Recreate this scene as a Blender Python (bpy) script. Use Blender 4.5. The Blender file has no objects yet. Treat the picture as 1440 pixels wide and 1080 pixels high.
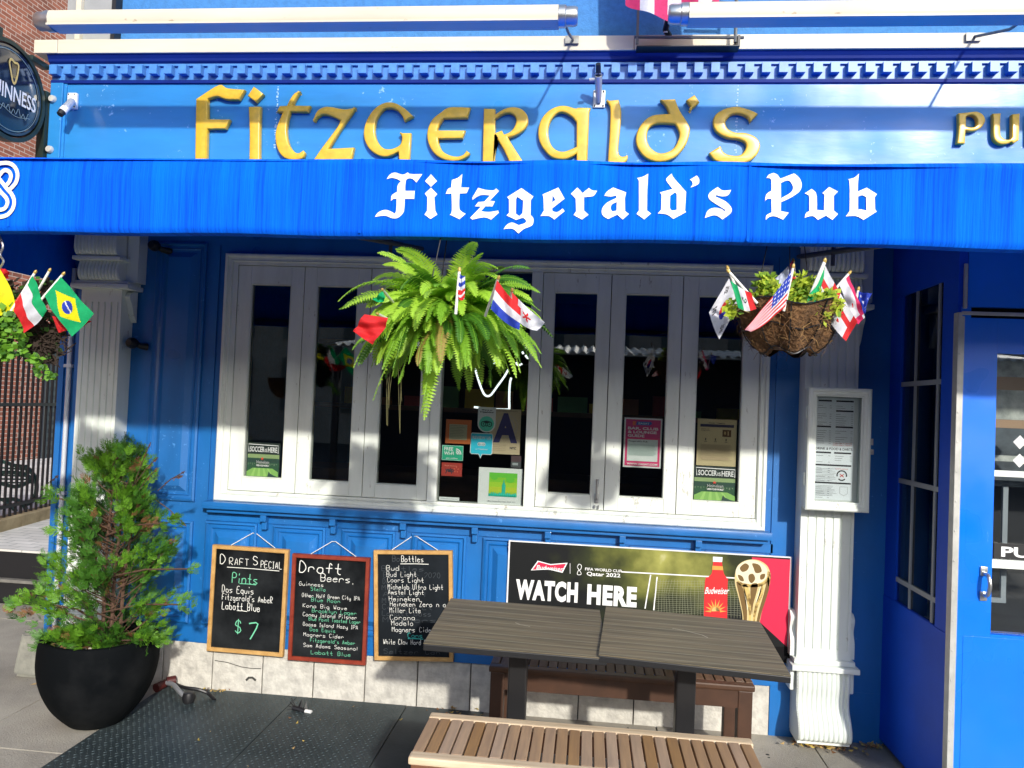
import bpy, bmesh, math, random
from math import sin, cos, pi, radians, sqrt, atan2
from mathutils import Vector as V3, Matrix

# ------------------------------------------------------------------ camera, sky, sun, exposure
scene = bpy.context.scene
col = scene.collection
FOC = 1080.0                                   # focal length in photo pixels (photo is 1440 x 1080)
YAW, PITCH, ROLL = radians(-5.79), radians(1.487), radians(2.368)
EYE = V3((0.0, -4.0, 1.6))
_f = V3((sin(YAW)*cos(PITCH), cos(YAW)*cos(PITCH), sin(PITCH)))
_r = V3((cos(YAW), -sin(YAW), 0.0)); _u = _r.cross(_f)
RIGHT = _r*cos(ROLL) + _u*sin(ROLL); UP = _u*cos(ROLL) - _r*sin(ROLL)
cam = bpy.data.cameras.new("camera"); cam.sensor_width = 36.0; cam.lens = 36.0*FOC/1440.0
cam.clip_start = 0.05; cam.clip_end = 900
camo = bpy.data.objects.new("camera", cam); col.objects.link(camo)
M = Matrix((RIGHT, UP, -_f)).transposed().to_4x4(); M.translation = EYE
camo.matrix_world = M
scene.camera = camo

SUN_TO = V3((0.40, -1.0, 0.46)).normalized()     # direction towards the sun
elev = math.asin(SUN_TO.z); azim = atan2(SUN_TO.x, SUN_TO.y)
w = bpy.data.worlds.new("World"); scene.world = w; w.use_nodes = True
nt = w.node_tree
sky = nt.nodes.new("ShaderNodeTexSky"); sky.sky_type = 'NISHITA'; sky.sun_disc = False
sky.sun_elevation = elev; sky.sun_rotation = azim
bg = nt.nodes["Background"]; bg.inputs[1].default_value = 0.15
nt.links.new(sky.outputs[0], bg.inputs[0])
sl = bpy.data.lights.new("sun", 'SUN'); sl.energy = 2.0; sl.angle = radians(1.5); sl.color = (1.0, 0.95, 0.86)
so = bpy.data.objects.new("sun", sl); col.objects.link(so)
so.rotation_euler = SUN_TO.to_track_quat('Z', 'Y').to_euler()
scene.view_settings.view_transform = 'Standard'; scene.view_settings.look = 'None'
scene.view_settings.gamma = 1.0; scene.view_settings.exposure = 1.08
scene.cycles.max_bounces = 8; scene.cycles.transparent_max_bounces = 12
scene.cycles.caustics_reflective = False; scene.cycles.caustics_refractive = False

def at(px, py, Y=None, Z=None, X=None):
    """a measured photo pixel, taken to the true depth of the thing it belongs to"""
    d = _f + RIGHT*((px-720)/FOC) - UP*((py-540)/FOC)
    t = (Y-EYE.y)/d.y if Y is not None else ((Z-EYE.z)/d.z if Z is not None else (X-EYE.x)/d.x)
    return EYE + d*t

rnd = random.Random(7)
U = rnd.uniform

# ------------------------------------------------------------------ materials
MATS = {}
def mat(name, c, rough=0.5, var=0.0, vscale=6.0, bump=0.0, bscale=60.0, metal=0.0, spec=0.5, coat=0.0, c2=None,
        stretch=(1, 1, 1), transl=0.0, emit=0.0, detail=4.0, thresh=None):
    if name in MATS: return MATS[name]
    m = bpy.data.materials.new(name); m.use_nodes = True; MATS[name] = m
    n = m.node_tree; b = n.nodes["Principled BSDF"]; L = n.links.new
    b.inputs["Base Color"].default_value = (*c, 1); b.inputs["Roughness"].default_value = rough
    b.inputs["Metallic"].default_value = metal; b.inputs["Specular IOR Level"].default_value = spec
    b.inputs["Coat Weight"].default_value = coat; b.inputs["Coat Roughness"].default_value = 0.12
    tc = n.nodes.new("ShaderNodeTexCoord"); mp = n.nodes.new("ShaderNodeMapping")
    mp.inputs["Scale"].default_value = stretch; L(tc.outputs["Object"], mp.inputs[0])
    if var > 0:
        t = n.nodes.new("ShaderNodeTexNoise"); t.inputs["Scale"].default_value = vscale; t.inputs["Detail"].default_value = detail
        t.inputs["Roughness"].default_value = 0.6
        L(mp.outputs[0], t.inputs["Vector"])
        r = n.nodes.new("ShaderNodeValToRGB"); lo, hi = thresh or (0.3, 0.72)
        r.color_ramp.elements[0].position = lo; r.color_ramp.elements[1].position = hi
        d = c2 if c2 else tuple(x*(1-var) for x in c)
        r.color_ramp.elements[0].color = (*d, 1); r.color_ramp.elements[1].color = (*c, 1)
        L(t.outputs["Fac"], r.inputs[0]); L(r.outputs[0], b.inputs["Base Color"])
    if bump > 0:
        t2 = n.nodes.new("ShaderNodeTexNoise"); t2.inputs["Scale"].default_value = bscale; t2.inputs["Detail"].default_value = 3
        L(mp.outputs[0], t2.inputs["Vector"])
        bp = n.nodes.new("ShaderNodeBump"); bp.inputs["Strength"].default_value = bump; bp.inputs["Distance"].default_value = 0.01
        L(t2.outputs["Fac"], bp.inputs["Height"]); L(bp.outputs[0], b.inputs["Normal"])
    if emit > 0:
        b.inputs["Emission Color"].default_value = (*c, 1); b.inputs["Emission Strength"].default_value = emit
    if transl > 0:
        tr = n.nodes.new("ShaderNodeBsdfTranslucent"); tr.inputs[0].default_value = (*[min(1, x*1.3) for x in c], 1)
        mx = n.nodes.new("ShaderNodeMixShader"); mx.inputs[0].default_value = transl
        L(b.outputs[0], mx.inputs[1]); L(tr.outputs[0], mx.inputs[2])
        L(mx.outputs[0], n.nodes["Material Output"].inputs[0])
    return m

def weather(m, chip, amt=0.62, scale=45, rvar=0.25, brush=(1, 1, 1), soft=.03):
    """chips and scuffs of the paint below, and uneven gloss"""
    n = m.node_tree; b = n.nodes["Principled BSDF"]; L = n.links.new; i = b.inputs["Base Color"]
    tc = n.nodes.new("ShaderNodeTexCoord"); a = n.nodes.new("ShaderNodeTexNoise"); a.inputs["Scale"].default_value = scale; a.inputs["Detail"].default_value = 8; a.inputs["Roughness"].default_value = .7
    mp = n.nodes.new("ShaderNodeMapping"); mp.inputs["Scale"].default_value = brush; L(tc.outputs["Object"], mp.inputs[0]); L(mp.outputs[0], a.inputs["Vector"])
    c = n.nodes.new("ShaderNodeTexNoise"); c.inputs["Scale"].default_value = 2.3; c.inputs["Detail"].default_value = 3; L(tc.outputs["Object"], c.inputs["Vector"])
    ad = n.nodes.new("ShaderNodeMath"); ad.operation = 'MULTIPLY_ADD'; ad.inputs[1].default_value = .35; L(c.outputs["Fac"], ad.inputs[0]); L(a.outputs["Fac"], ad.inputs[2])
    r = n.nodes.new("ShaderNodeValToRGB"); r.color_ramp.elements[0].position = amt+.17; r.color_ramp.elements[1].position = amt+.17+soft; L(ad.outputs[0], r.inputs[0])
    mx = n.nodes.new("ShaderNodeMix"); mx.data_type = 'RGBA'; mx.inputs[7].default_value = (*chip, 1); L(r.outputs[0], mx.inputs[0])
    if i.links: L(i.links[0].from_socket, mx.inputs[6])
    else: mx.inputs[6].default_value = i.default_value
    L(mx.outputs[2], i)
    mr = n.nodes.new("ShaderNodeMapRange"); r0 = b.inputs["Roughness"].default_value; mr.inputs[1].default_value = .3; mr.inputs[2].default_value = .7; mr.inputs[3].default_value = max(.08, r0-rvar/2); mr.inputs[4].default_value = min(1, r0+rvar)
    L(c.outputs["Fac"], mr.inputs[0]); L(mr.outputs[0], b.inputs["Roughness"])

def glass(name, tint=(0.75, 0.8, 0.8), ior=1.5):
    m = bpy.data.materials.new(name); m.use_nodes = True; n = m.node_tree; n.nodes.clear(); L = n.links.new
    o = n.nodes.new("ShaderNodeOutputMaterial"); fr = n.nodes.new("ShaderNodeFresnel"); fr.inputs[0].default_value = ior
    tr = n.nodes.new("ShaderNodeBsdfTransparent"); tr.inputs[0].default_value = (*tint, 1)
    gl = n.nodes.new("ShaderNodeBsdfGlossy"); gl.inputs["Roughness"].default_value = 0.0
    mx = n.nodes.new("ShaderNodeMixShader"); mul = n.nodes.new("ShaderNodeMath"); mul.operation = 'MULTIPLY'; mul.inputs[1].default_value = 1.7
    L(fr.outputs[0], mul.inputs[0]); L(mul.outputs[0], mx.inputs[0]); L(tr.outputs[0], mx.inputs[1]); L(gl.outputs[0], mx.inputs[2])
    L(mx.outputs[0], o.inputs[0]); return m

def brickmat(name, c1, c2, mortar, axes, scale=1.0, bw=0.21, bh=0.068):
    m = bpy.data.materials.new(name); m.use_nodes = True; n = m.node_tree; b = n.nodes["Principled BSDF"]; L = n.links.new
    tc = n.nodes.new("ShaderNodeTexCoord"); sx = n.nodes.new("ShaderNodeSeparateXYZ"); mp = n.nodes.new("ShaderNodeCombineXYZ"); L(tc.outputs["Object"], sx.inputs[0])
    for i, k in enumerate(axes): L(sx.outputs[k], mp.inputs[i])
    t = n.nodes.new("ShaderNodeTexBrick"); t.inputs["Scale"].default_value = scale
    t.inputs["Brick Width"].default_value = bw; t.inputs["Row Height"].default_value = bh; t.inputs["Mortar Size"].default_value = 0.006
    t.inputs["Color1"].default_value = (*c1, 1); t.inputs["Color2"].default_value = (*c2, 1); t.inputs["Mortar"].default_value = (*mortar, 1)
    t.inputs["Bias"].default_value = -0.1
    L(mp.outputs[0], t.inputs["Vector"])
    ns = n.nodes.new("ShaderNodeTexNoise"); ns.inputs["Scale"].default_value = 2.5; ns.inputs["Detail"].default_value = 6
    L(tc.outputs["Object"], ns.inputs["Vector"])
    mx = n.nodes.new("ShaderNodeMix"); mx.data_type = 'RGBA'; mx.blend_type = 'MULTIPLY'; mx.inputs[0].default_value = 0.6
    L(t.outputs["Color"], mx.inputs[6]); L(ns.outputs["Fac"], mx.inputs[7])
    hs = n.nodes.new("ShaderNodeHueSaturation"); hs.inputs["Value"].default_value = 1.45; L(mx.outputs[2], hs.inputs["Color"])
    L(hs.outputs[0], b.inputs["Base Color"]); b.inputs["Roughness"].default_value = 0.85
    bp = n.nodes.new("ShaderNodeBump"); bp.inputs["Strength"].default_value = 0.5; bp.inputs["Distance"].default_value = 0.01; bp.invert = True
    L(t.outputs["Fac"], bp.inputs["Height"]); L(bp.outputs[0], b.inputs["Normal"]); return m

# ------------------------------------------------------------------ mesh building
class MB:
    def __init__(s): s.v = []; s.f = []; s.m = []
    def add(s, vs, fs, m=0):
        o = len(s.v); s.v += [V3(p) for p in vs]; s.f += [tuple(i+o for i in q) for q in fs]; s.m += [m]*len(fs); return s
    def box(s, x0, x1, y0, y1, z0, z1, m=0, bv=0.0):
        if bv > 0:
            b = bmesh.new(); bmesh.ops.create_cube(b, size=1.0)
            for v in b.verts: v.co = V3((x0+(v.co.x+.5)*(x1-x0), y0+(v.co.y+.5)*(y1-y0), z0+(v.co.z+.5)*(z1-z0)))
            bmesh.ops.bevel(b, geom=b.edges[:], offset=bv, segments=2, affect='EDGES', profile=0.6)
            return s.bm(b, m)
        c = [(x, y, z) for x in (x0, x1) for y in (y0, y1) for z in (z0, z1)]
        return s.add(c, [(0,1,3,2), (4,6,7,5), (0,4,5,1), (2,3,7,6), (0,2,6,4), (1,5,7,3)], m)
    def bm(s, b, m=0):
        b.verts.index_update(); s.add([v.co.copy() for v in b.verts], [[v.index for v in f.verts] for f in b.faces], m); b.free(); return s
    def quad(s, a, b, c, d, m=0): return s.add([a, b, c, d], [(0, 1, 2, 3)], m)
    def rect(s, x0, x1, z0, z1, y, m=0): return s.add([(x0,y,z0),(x1,y,z0),(x1,y,z1),(x0,y,z1)], [(0,1,2,3)], m)
    def tube(s, pts, r, n=8, m=0, cap=True):
        pts = [V3(p) for p in pts]; rs = r if isinstance(r, (list, tuple)) else [r]*len(pts)
        vs = []; fs = []; prev = None
        for i, p in enumerate(pts):
            t = (pts[min(i+1, len(pts)-1)] - pts[max(i-1, 0)]).normalized()
            if prev is None: a = t.orthogonal().normalized()
            else:
                a = prev - t*prev.dot(t)
                a = a.normalized() if a.length > 1e-6 else t.orthogonal().normalized()
            prev = a; b = t.cross(a)
            for k in range(n):
                q = 2*pi*k/n; vs.append(p + (a*cos(q) + b*sin(q))*rs[i])
        for i in range(len(pts)-1):
            for k in range(n):
                j = (k+1) % n; fs.append((i*n+k, i*n+j, (i+1)*n+j, (i+1)*n+k))
        if cap: fs.append(tuple(range(n-1, -1, -1))); fs.append(tuple((len(pts)-1)*n+k for k in range(n)))
        return s.add(vs, fs, m)
    def lathe(s, c, prof, n=32, m=0, axis='Z'):
        vs = []; fs = []
        for r, h in prof:
            for k in range(n):
                a = 2*pi*k/n; x, y = r*cos(a), r*sin(a)
                p = (x, y, h) if axis == 'Z' else ((x, h, y) if axis == 'Y' else (h, x, y))
                vs.append((c[0]+p[0], c[1]+p[1], c[2]+p[2]))
        for i in range(len(prof)-1):
            for k in range(n):
                j = (k+1) % n; fs.append((i*n+k, i*n+j, (i+1)*n+j, (i+1)*n+k))
        return s.add(vs, fs, m)
    def disc(s, c, r, n=32, m=0, axis='Y', ry=None):
        ry = ry or r
        vs = []
        for k in range(n):
            a = 2*pi*k/n; x, y = r*cos(a), ry*sin(a)
            p = (x, 0, y) if axis == 'Y' else ((x, y, 0) if axis == 'Z' else (0, x, y))
            vs.append((c[0]+p[0], c[1]+p[1], c[2]+p[2]))
        return s.add(vs, [tuple(range(n))], m)
    def grid(s, fn, nu, nv, m=0):
        vs = [fn(i/nu, j/nv) for j in range(nv+1) for i in range(nu+1)]
        fs = [(j*(nu+1)+i, j*(nu+1)+i+1, (j+1)*(nu+1)+i+1, (j+1)*(nu+1)+i) for j in range(nv) for i in range(nu)]
        o = len(s.v); s.v += [V3(p) for p in vs]; s.f += [tuple(i+o for i in q) for q in fs]
        s.m += [m((i+.5)/nu, (j+.5)/nv) if callable(m) else m for j in range(nv) for i in range(nu)]
        return s
    def ring(s, x0, x1, z0, z1, wd, y0, y1, m=0, prof=None):
        """a picture-frame moulding: profile (inset, y) swept round a rectangle"""
        prof = prof or [(0, y1), (0, y0), (wd, y0), (wd, y1)]
        vs = []; fs = []; k = len(prof)
        for d, y in prof: vs += [(x0+d, y, z0+d), (x1-d, y, z0+d), (x1-d, y, z1-d), (x0+d, y, z1-d)]
        for i in range(k-1):
            for c in range(4):
                e = (c+1) % 4; fs.append((i*4+c, i*4+e, (i+1)*4+e, (i+1)*4+c))
        return s.add(vs, fs, m)
    def ribbon(s, pts, wd, nrm, m=0):
        """flat stroke: pts in 3D, width wd, lying in the plane whose normal is nrm"""
        pts = [V3(p) for p in pts]; vs = []; nrm = V3(nrm)
        for i, p in enumerate(pts):
            t = (pts[min(i+1, len(pts)-1)] - pts[max(i-1, 0)])
            t = t.normalized() if t.length > 1e-7 else V3((1, 0, 0))
            a = t.cross(nrm).normalized()*wd*0.5
            vs += [p+a, p-a]
        return s.add(vs, [(2*i, 2*i+2, 2*i+3, 2*i+1) for i in range(len(pts)-1)], m)
    def xf(s, mtx):
        s.v = [mtx @ p for p in s.v]; return s
    def build(s, name, mats, parent=None, smooth=False, ang=35):
        me = bpy.data.meshes.new(name)
        off = WLOC(parent) if parent else V3((0, 0, 0))
        me.from_pydata([p-off for p in s.v], [], s.f)
        for mm in (mats if isinstance(mats, (list, tuple)) else [mats]): me.materials.append(mm)
        if s.m: me.polygons.foreach_set("material_index", s.m)
        me.update()
        b = bmesh.new(); b.from_mesh(me)
        if smooth: bmesh.ops.remove_doubles(b, verts=b.verts, dist=1e-5)
        if s.fixn: bmesh.ops.recalc_face_normals(b, faces=b.faces)
        b.to_mesh(me); b.free()
        if smooth: me.shade_smooth(); me.set_sharp_from_angle(angle=radians(ang))
        o = bpy.data.objects.new(name, me); col.objects.link(o)
        if parent: o.parent = parent
        return o
    fixn = True
LOC = {}
def WLOC(o):
    p = V3(o.location); q = o.parent
    while q: p += q.location; q = q.parent
    return p
def tag(o, label=None, cat=None, group=None, kind=None):
    if label: o["label"] = label
    if cat: o["category"] = cat
    if group: o["group"] = group
    if kind: o["kind"] = kind
    return o
def thing(name, label, cat, loc=(0, 0, 0), group=None):
    o = bpy.data.objects.new(name, None); o.empty_display_size = 0.1; col.objects.link(o); o.location = loc
    return tag(o, label, cat, group)
def dup(o, parent=None, move=(0, 0, 0)):
    c = o.copy(); col.objects.link(c); c.parent = parent if parent else o.parent
    c.location = V3(o.location) + V3(move)
    for ch in list(o.children): dup(ch, c)
    return c

# ------------------------------------------------------------------ outlines and lettering
def contour(txt, ox=0, oy=0, s=1.0, res=6):
    """'x,y x,yc ...' -> smooth closed outline; points marked c are corners"""
    P = []
    for tk in txt.split():
        c = tk.endswith('c'); x, y = tk.rstrip('c').split(','); P.append((ox+float(x)/s, oy+float(y)/s, c))
    n = len(P); out = []
    for i in range(n):
        p0, p1, p2, p3 = P[i-1], P[i], P[(i+1) % n], P[(i+2) % n]
        if p1[2] and p2[2]: out.append(p1[:2]); continue
        a = p0 if not p1[2] else p1; d = p3 if not p2[2] else p2
        for k in range(res):
            t = k/res; t2, t3 = t*t, t*t*t
            out.append(tuple(0.5*(2*p1[j] + (p2[j]-a[j])*t + (2*a[j]-5*p1[j]+4*p2[j]-d[j])*t2 + (3*p1[j]-a[j]-3*p2[j]+d[j])*t3) for j in (0, 1)))
    return out
def curve_mesh(contours, extrude=0.0, bevel=0.0, bres=3):
    """filled outline (holes allowed) -> (verts, faces), x y in the plane, z towards the viewer"""
    cu = bpy.data.curves.new("outline", 'CURVE'); cu.dimensions = '2D'; cu.fill_mode = 'BOTH' if extrude or bevel else 'FRONT'
    cu.extrude = extrude; cu.bevel_depth = bevel; cu.bevel_resolution = bres; cu.offset = -bevel
    for c in contours:
        sp = cu.splines.new('POLY'); sp.points.add(len(c)-1); sp.use_cyclic_u = True
        for p, q in zip(sp.points, c): p.co = (q[0], q[1], 0, 1)
    o = bpy.data.objects.new("outline", cu); col.objects.link(o)
    me = o.evaluated_get(bpy.context.evaluated_depsgraph_get()).to_mesh()
    r = ([v.co.copy() for v in me.vertices], [tuple(p.vertices) for p in me.polygons])
    o.to_mesh_clear() if hasattr(o, 'to_mesh_clear') else None
    bpy.data.objects.remove(o); bpy.data.curves.remove(cu); return r
def text_mesh(s, bold=0.0, spacing=1.0):
    cu = bpy.data.curves.new("text", 'FONT'); cu.body = s; cu.offset = bold; cu.space_character = spacing; cu.resolution_u = 3
    o = bpy.data.objects.new("text", cu); col.objects.link(o)
    me = o.evaluated_get(bpy.context.evaluated_depsgraph_get()).to_mesh()
    r = ([v.co.copy() for v in me.vertices], [tuple(p.vertices) for p in me.polygons])
    bpy.data.objects.remove(o); bpy.data.curves.remove(cu); return r
def put_text(mb, s, o, w=None, h=0.05, m=0, bold=0.0, u=(1, 0, 0), v=(0, 0, 1), align='L', spacing=1.0, shear=0.0, n=(0, 0, 0)):
    """printed text: cap height h, squeezed to width w, baseline starting at o, running along u"""
    vs, fs = text_mesh(s, bold, spacing)
    if not vs: return
    x0 = min(p.x for p in vs); x1 = max(p.x for p in vs); cap = 0.729
    sx = (w/(x1-x0)) if w else h/cap; sy = h/cap
    ox = 0 if align == 'L' else (-(x1-x0)*sx*0.5 if align == 'C' else -(x1-x0)*sx)
    o, u, v = V3(o), V3(u), V3(v)
    mb.add([o + u*((p.x-x0)*sx + ox + shear*p.y*sy) + v*(p.y*sy) for p in vs], fs, m)

HAND = {'A':"022842 1434",'B':"02083847463505 35454332 02 3202",'C':"4738180604123243",'D':"02082846442202",'E':"48080242 0535",'F':"480802 0535",
'G':"47381806041232434525",'H':"0802 4842 0545",'I':"1838 2822 1232",'J':"48433212",'K':"0802 480542",'L':"080242",'M':"0208254842",'N':"02084248",
'O':"180604123244463818",'P':"02083847463505",'Q':"180604123244463818 2341",'R':"0208384746350542",'S':"4738180706354443321203",'T':"0848 2822",
'U':"080312324348",'V':"082248",'W':"0812253248",'X':"0842 4802",'Y':"082548 2522",'Z':"08480242",'a':"4435150403123243 4542",'b':"0802 0415354443321203",
'c':"4435150403123243",'d':"4842 4435150403123243",'e':"044435150403123243",'f':"47382722 0545",'g':"4435150403123243 45413010",'h':"0802 0415354442",
'i':"2522 2827",'j':"25211000 2827",'k':"0802 450442",'l':"2822",'m':"0502 04152422 24354442",'n':"0502 0415354442",'o':"150403123243443515",
'p':"0500 0415354443321203",'q':"4540 4435150403123243",'r':"0502 04153544",'s':"4515041433433202",'t':"28233242 0545",'u':"0503123243 4542",
'v':"052245",'w':"0512243245",'x':"0542 4502",'y':"0503123243 45413010",'z':"05450242",'0':"180604123244463818",'1':"172822",'2':"071838474602 42",
'7':"084812",'$':"4738180706354443321203 2921","'":"2826",'.':"2221",'-':"1444",',':"2210"}
def chalk(mb, s, o, h, m, u=(1, 0, 0), v=(0, 0, 1), n=(0, -1, 0), wd=0.003, cw=0.62, jit=0.25, width=None):
    """chalk handwriting drawn as flat strokes; h is the capital height"""
    o, u, v, n = V3(o), V3(u), V3(v), V3(n); x = 0.0; k = h/6.0
    sx = cw*k
    if width: sx = width/(len(s)*6.1)
    for ch in s:
        if ch in 'il\'.1I' : adv = 4.2
        else: adv = 6.2
        for pl in HAND.get(ch, "").split():
            pts = [(int(pl[i])+U(-jit, jit), int(pl[i+1])-2+U(-jit, jit)) for i in range(0, len(pl)-1, 2)]
            if ch in 'il\'.1I': pts = [(a-0.9, b) for a, b in pts]
            sm = []
            for i in range(len(pts)-1):
                p0, p1, p2, p3 = pts[max(i-1, 0)], pts[i], pts[i+1], pts[min(i+2, len(pts)-1)]
                for q in range(3):
                    t = q/3; t2, t3 = t*t, t*t*t
                    sm.append(tuple(0.5*(2*p1[j]+(p2[j]-p0[j])*t+(2*p0[j]-5*p1[j]+4*p2[j]-p3[j])*t2+(3*p1[j]-p0[j]-3*p2[j]+p3[j])*t3) for j in (0, 1)))
            sm.append(pts[-1])
            mb.dz = getattr(mb, 'dz', 0) + 0.00002
            mb.ribbon([o + u*((x+a)*sx) + v*(b*k) + n*mb.dz for a, b in sm], wd, n, m)
        x += adv
    return x*sx
# ------------------------------------------------------------------ paints and surfaces
BLUE = mat("blue_paint", (0.011, 0.160, 0.50), 0.36, var=0.25, vscale=5, bump=0.05, bscale=40, coat=0.25, stretch=(1, 1, 0.35))
NAVY = mat("navy_trim_and_shade", (0.002, 0.020, 0.19), 0.6, spec=0.2, var=0.2, vscale=4)
SIGNB = mat("sign_board_blue", (0.028, 0.26, 0.64), 0.36, var=0.3, vscale=3.2, bump=0.10, bscale=18, coat=0.12, spec=0.35, stretch=(0.4, 1, 1.6))
DENT = mat("dentil_blue", (0.07, 0.25, 0.62), 0.4, var=0.3, vscale=30)
STUCCO = mat("blue_stucco", (0.05, 0.22, 0.54), 0.8, var=0.25, vscale=30, bump=0.35, bscale=120)
PORCHB = mat("porch_blue", (0.002, 0.185, 0.93), 0.28, var=0.12, vscale=3, bump=0.03, bscale=30, coat=0.3)
WHITE = mat("white_paint", (0.80, 0.85, 0.80), 0.4, var=0.1, vscale=7, bump=0.05, bscale=50, c2=(0.72, 0.77, 0.72), stretch=(1, 1, 0.25))
WHITE2 = mat("white_frame_paint", (0.81, 0.85, 0.79), 0.42, var=0.14, vscale=14, bump=0.06, bscale=70, c2=(0.70, 0.74, 0.68), stretch=(1, 1, 0.18))
CREAM = mat("cream_metal", (0.64, 0.59, 0.46), 0.45, var=0.1, vscale=5, c2=(0.52, 0.48, 0.38), stretch=(0.3, 1, 2))
GOLD = mat("gold_paint", (0.80, 0.49, 0.03), 0.33, var=0.25, vscale=25, coat=0.2)
STONE = mat("marble_stone", (0.62, 0.60, 0.54), 0.7, var=0.5, vscale=16, bump=0.5, bscale=45, c2=(0.40, 0.385, 0.35), detail=10, thresh=(0.3, 0.6))
weather(BLUE, (.06, .25, .62), .655, 38); weather(PORCHB, (.05, .26, .85), .68, 30, brush=(1, 1, .25)); weather(WHITE2, (.48, .48, .42), .645, 40, .2, brush=(1, 1, .3)); weather(WHITE, (.52, .52, .47), .665, 34, .2, brush=(1, 1, .35)); weather(CREAM, (.40, .32, .22), .675, 26, .2, brush=(.4, 1, 1)); weather(SIGNB, (.22, .45, .78), .645, 22, .2)
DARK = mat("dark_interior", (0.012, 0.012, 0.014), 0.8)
BLACK = mat("black_paint", (0.012, 0.012, 0.014), 0.45)
BLKMET = mat("black_metal", (0.02, 0.02, 0.022), 0.4, metal=0.4)
STEEL = mat("galvanised_steel", (0.55, 0.56, 0.57), 0.32, var=0.2, vscale=20, metal=0.9)
ALU = mat("aluminium", (0.55, 0.55, 0.52), 0.45, metal=0.25, var=0.25, vscale=18)
GLASS = glass("window_glass", (0.90, 0.93, 0.92))
GLASS2 = glass("clear_glass", (0.95, 0.97, 0.97))
JOINT = mat("mortar_joint", (0.05, 0.05, 0.045), 0.9)

# ------------------------------------------------------------------ the ground
mb = MB(); mb.box(-70, 70, -90, 90, -0.6, -0.15); tag(mb.build("street", mat("asphalt", (0.055, 0.055, 0.058), 0.85, var=0.3, vscale=8, bump=0.4, bscale=150)), kind="structure")
def concrete():
    m = mat("sidewalk_concrete", (0.46, 0.43, 0.36), 0.85, var=0.45, vscale=1.7, bump=0.5, bscale=130, c2=(0.22, 0.205, 0.175), detail=12)
    n = m.node_tree; b = n.nodes["Principled BSDF"]; L = n.links.new
    src = b.inputs["Base Color"].links[0].from_socket
    tc = n.nodes.new("ShaderNodeTexCoord"); v = n.nodes.new("ShaderNodeTexVoronoi"); v.inputs["Scale"].default_value = 9
    L(tc.outputs["Object"], v.inputs["Vector"])
    lt = n.nodes.new("ShaderNodeMath"); lt.operation = 'LESS_THAN'; lt.inputs[1].default_value = 0.10
    L(v.outputs["Distance"], lt.inputs[0])
    wn = n.nodes.new("ShaderNodeMath"); wn.operation = 'LESS_THAN'; wn.inputs[1].default_value = 0.45
    sp = n.nodes.new("ShaderNodeSeparateColor"); L(v.outputs["Color"], sp.inputs[0]); L(sp.outputs[0], wn.inputs[0])
    mu = n.nodes.new("ShaderNodeMath"); mu.operation = 'MULTIPLY'; L(lt.outputs[0], mu.inputs[0]); L(wn.outputs[0], mu.inputs[1])
    mx = n.nodes.new("ShaderNodeMix"); mx.data_type = 'RGBA'; mx.inputs[7].default_value = (0.03, 0.03, 0.032, 1)
    L(mu.outputs[0], mx.inputs[0]); L(src, mx.inputs[6]); L(mx.outputs[2], b.inputs["Base Color"])
    return m
CONC = concrete()
mb = MB()
JX = [-12.0, -9, -7.2, -5.6, -4.2, -2.72, -1.2, 0.4, 1.15, 2.6, 4, 6, 9, 12]; JY = [-6.2, -4.8, -3.4, -2.1, -0.82, 0.0]
for i in range(len(JX)-1):
    for j in range(len(JY)-1):
        mb.box(JX[i]+.004, JX[i+1]-.004, JY[j]+.004, JY[j+1]-(.004 if j < 4 else -.9), -0.148, U(-0.004, 0.0))
mb.box(-12, 12, -6.2, 6, -0.149, -0.012, 1)
mb.box(-12, -2.96, 0.904, 1.235, -0.148, -0.002)
tag(mb.build("sidewalk", [CONC, JOINT]), kind="structure")

# ------------------------------------------------------------------ the pub
pub = thing("pub_building", "blue painted pub front with white pilasters, white casement windows and gold raised lettering", "pub", (-0.7, 0, 0))
mb = MB()
mb.box(-2.935, -1.985, 0, 0.25, 0.243, 2.83); mb.box(0.892, 1.60, 0, 0.25, 0.243, 2.83)
mb.box(0.955, 1.60, 0, 0.25, -0.01, 0.2425)
mb.box(-1.985, 0.892, 0, 0.25, 0.243, 1.02); mb.box(-1.985, 0.892, 0, 0.25, 2.35, 2.83)
mb.box(1.60, 6.0, 0.0, 0.25, -0.01, 2.83)
mb.box(-2.06, 0.945, -0.012, -0.0005, 0.246, 0.325)                   # base rail
mb.box(-2.06, 0.945, -0.006, -0.0005, 0.325, 0.342); mb.box(-2.06, 0.945, -0.008, -0.0005, 0.905, 0.95)
mb.box(0.935, 0.962, -0.008, -0.0005, 0.246, 2.4); mb.box(-2.075, -2.035, -0.009, -0.0005, 0.342, 2.4)
wall = mb.build("wall", BLUE, pub)
mb = MB(); mb.box(-2.955, 6, 0.25, 7, 2.83, 6.6); mb.box(-2.935, -2.75, 0.25, 7, -0.01, 2.83); mb.build("side_wall", STUCCO, pub)
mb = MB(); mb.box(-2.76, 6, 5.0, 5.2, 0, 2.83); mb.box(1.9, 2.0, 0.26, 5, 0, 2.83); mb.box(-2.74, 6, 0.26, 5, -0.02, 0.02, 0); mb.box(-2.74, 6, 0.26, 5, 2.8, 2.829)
mb.build("interior_room", DARK, pub)
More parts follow.
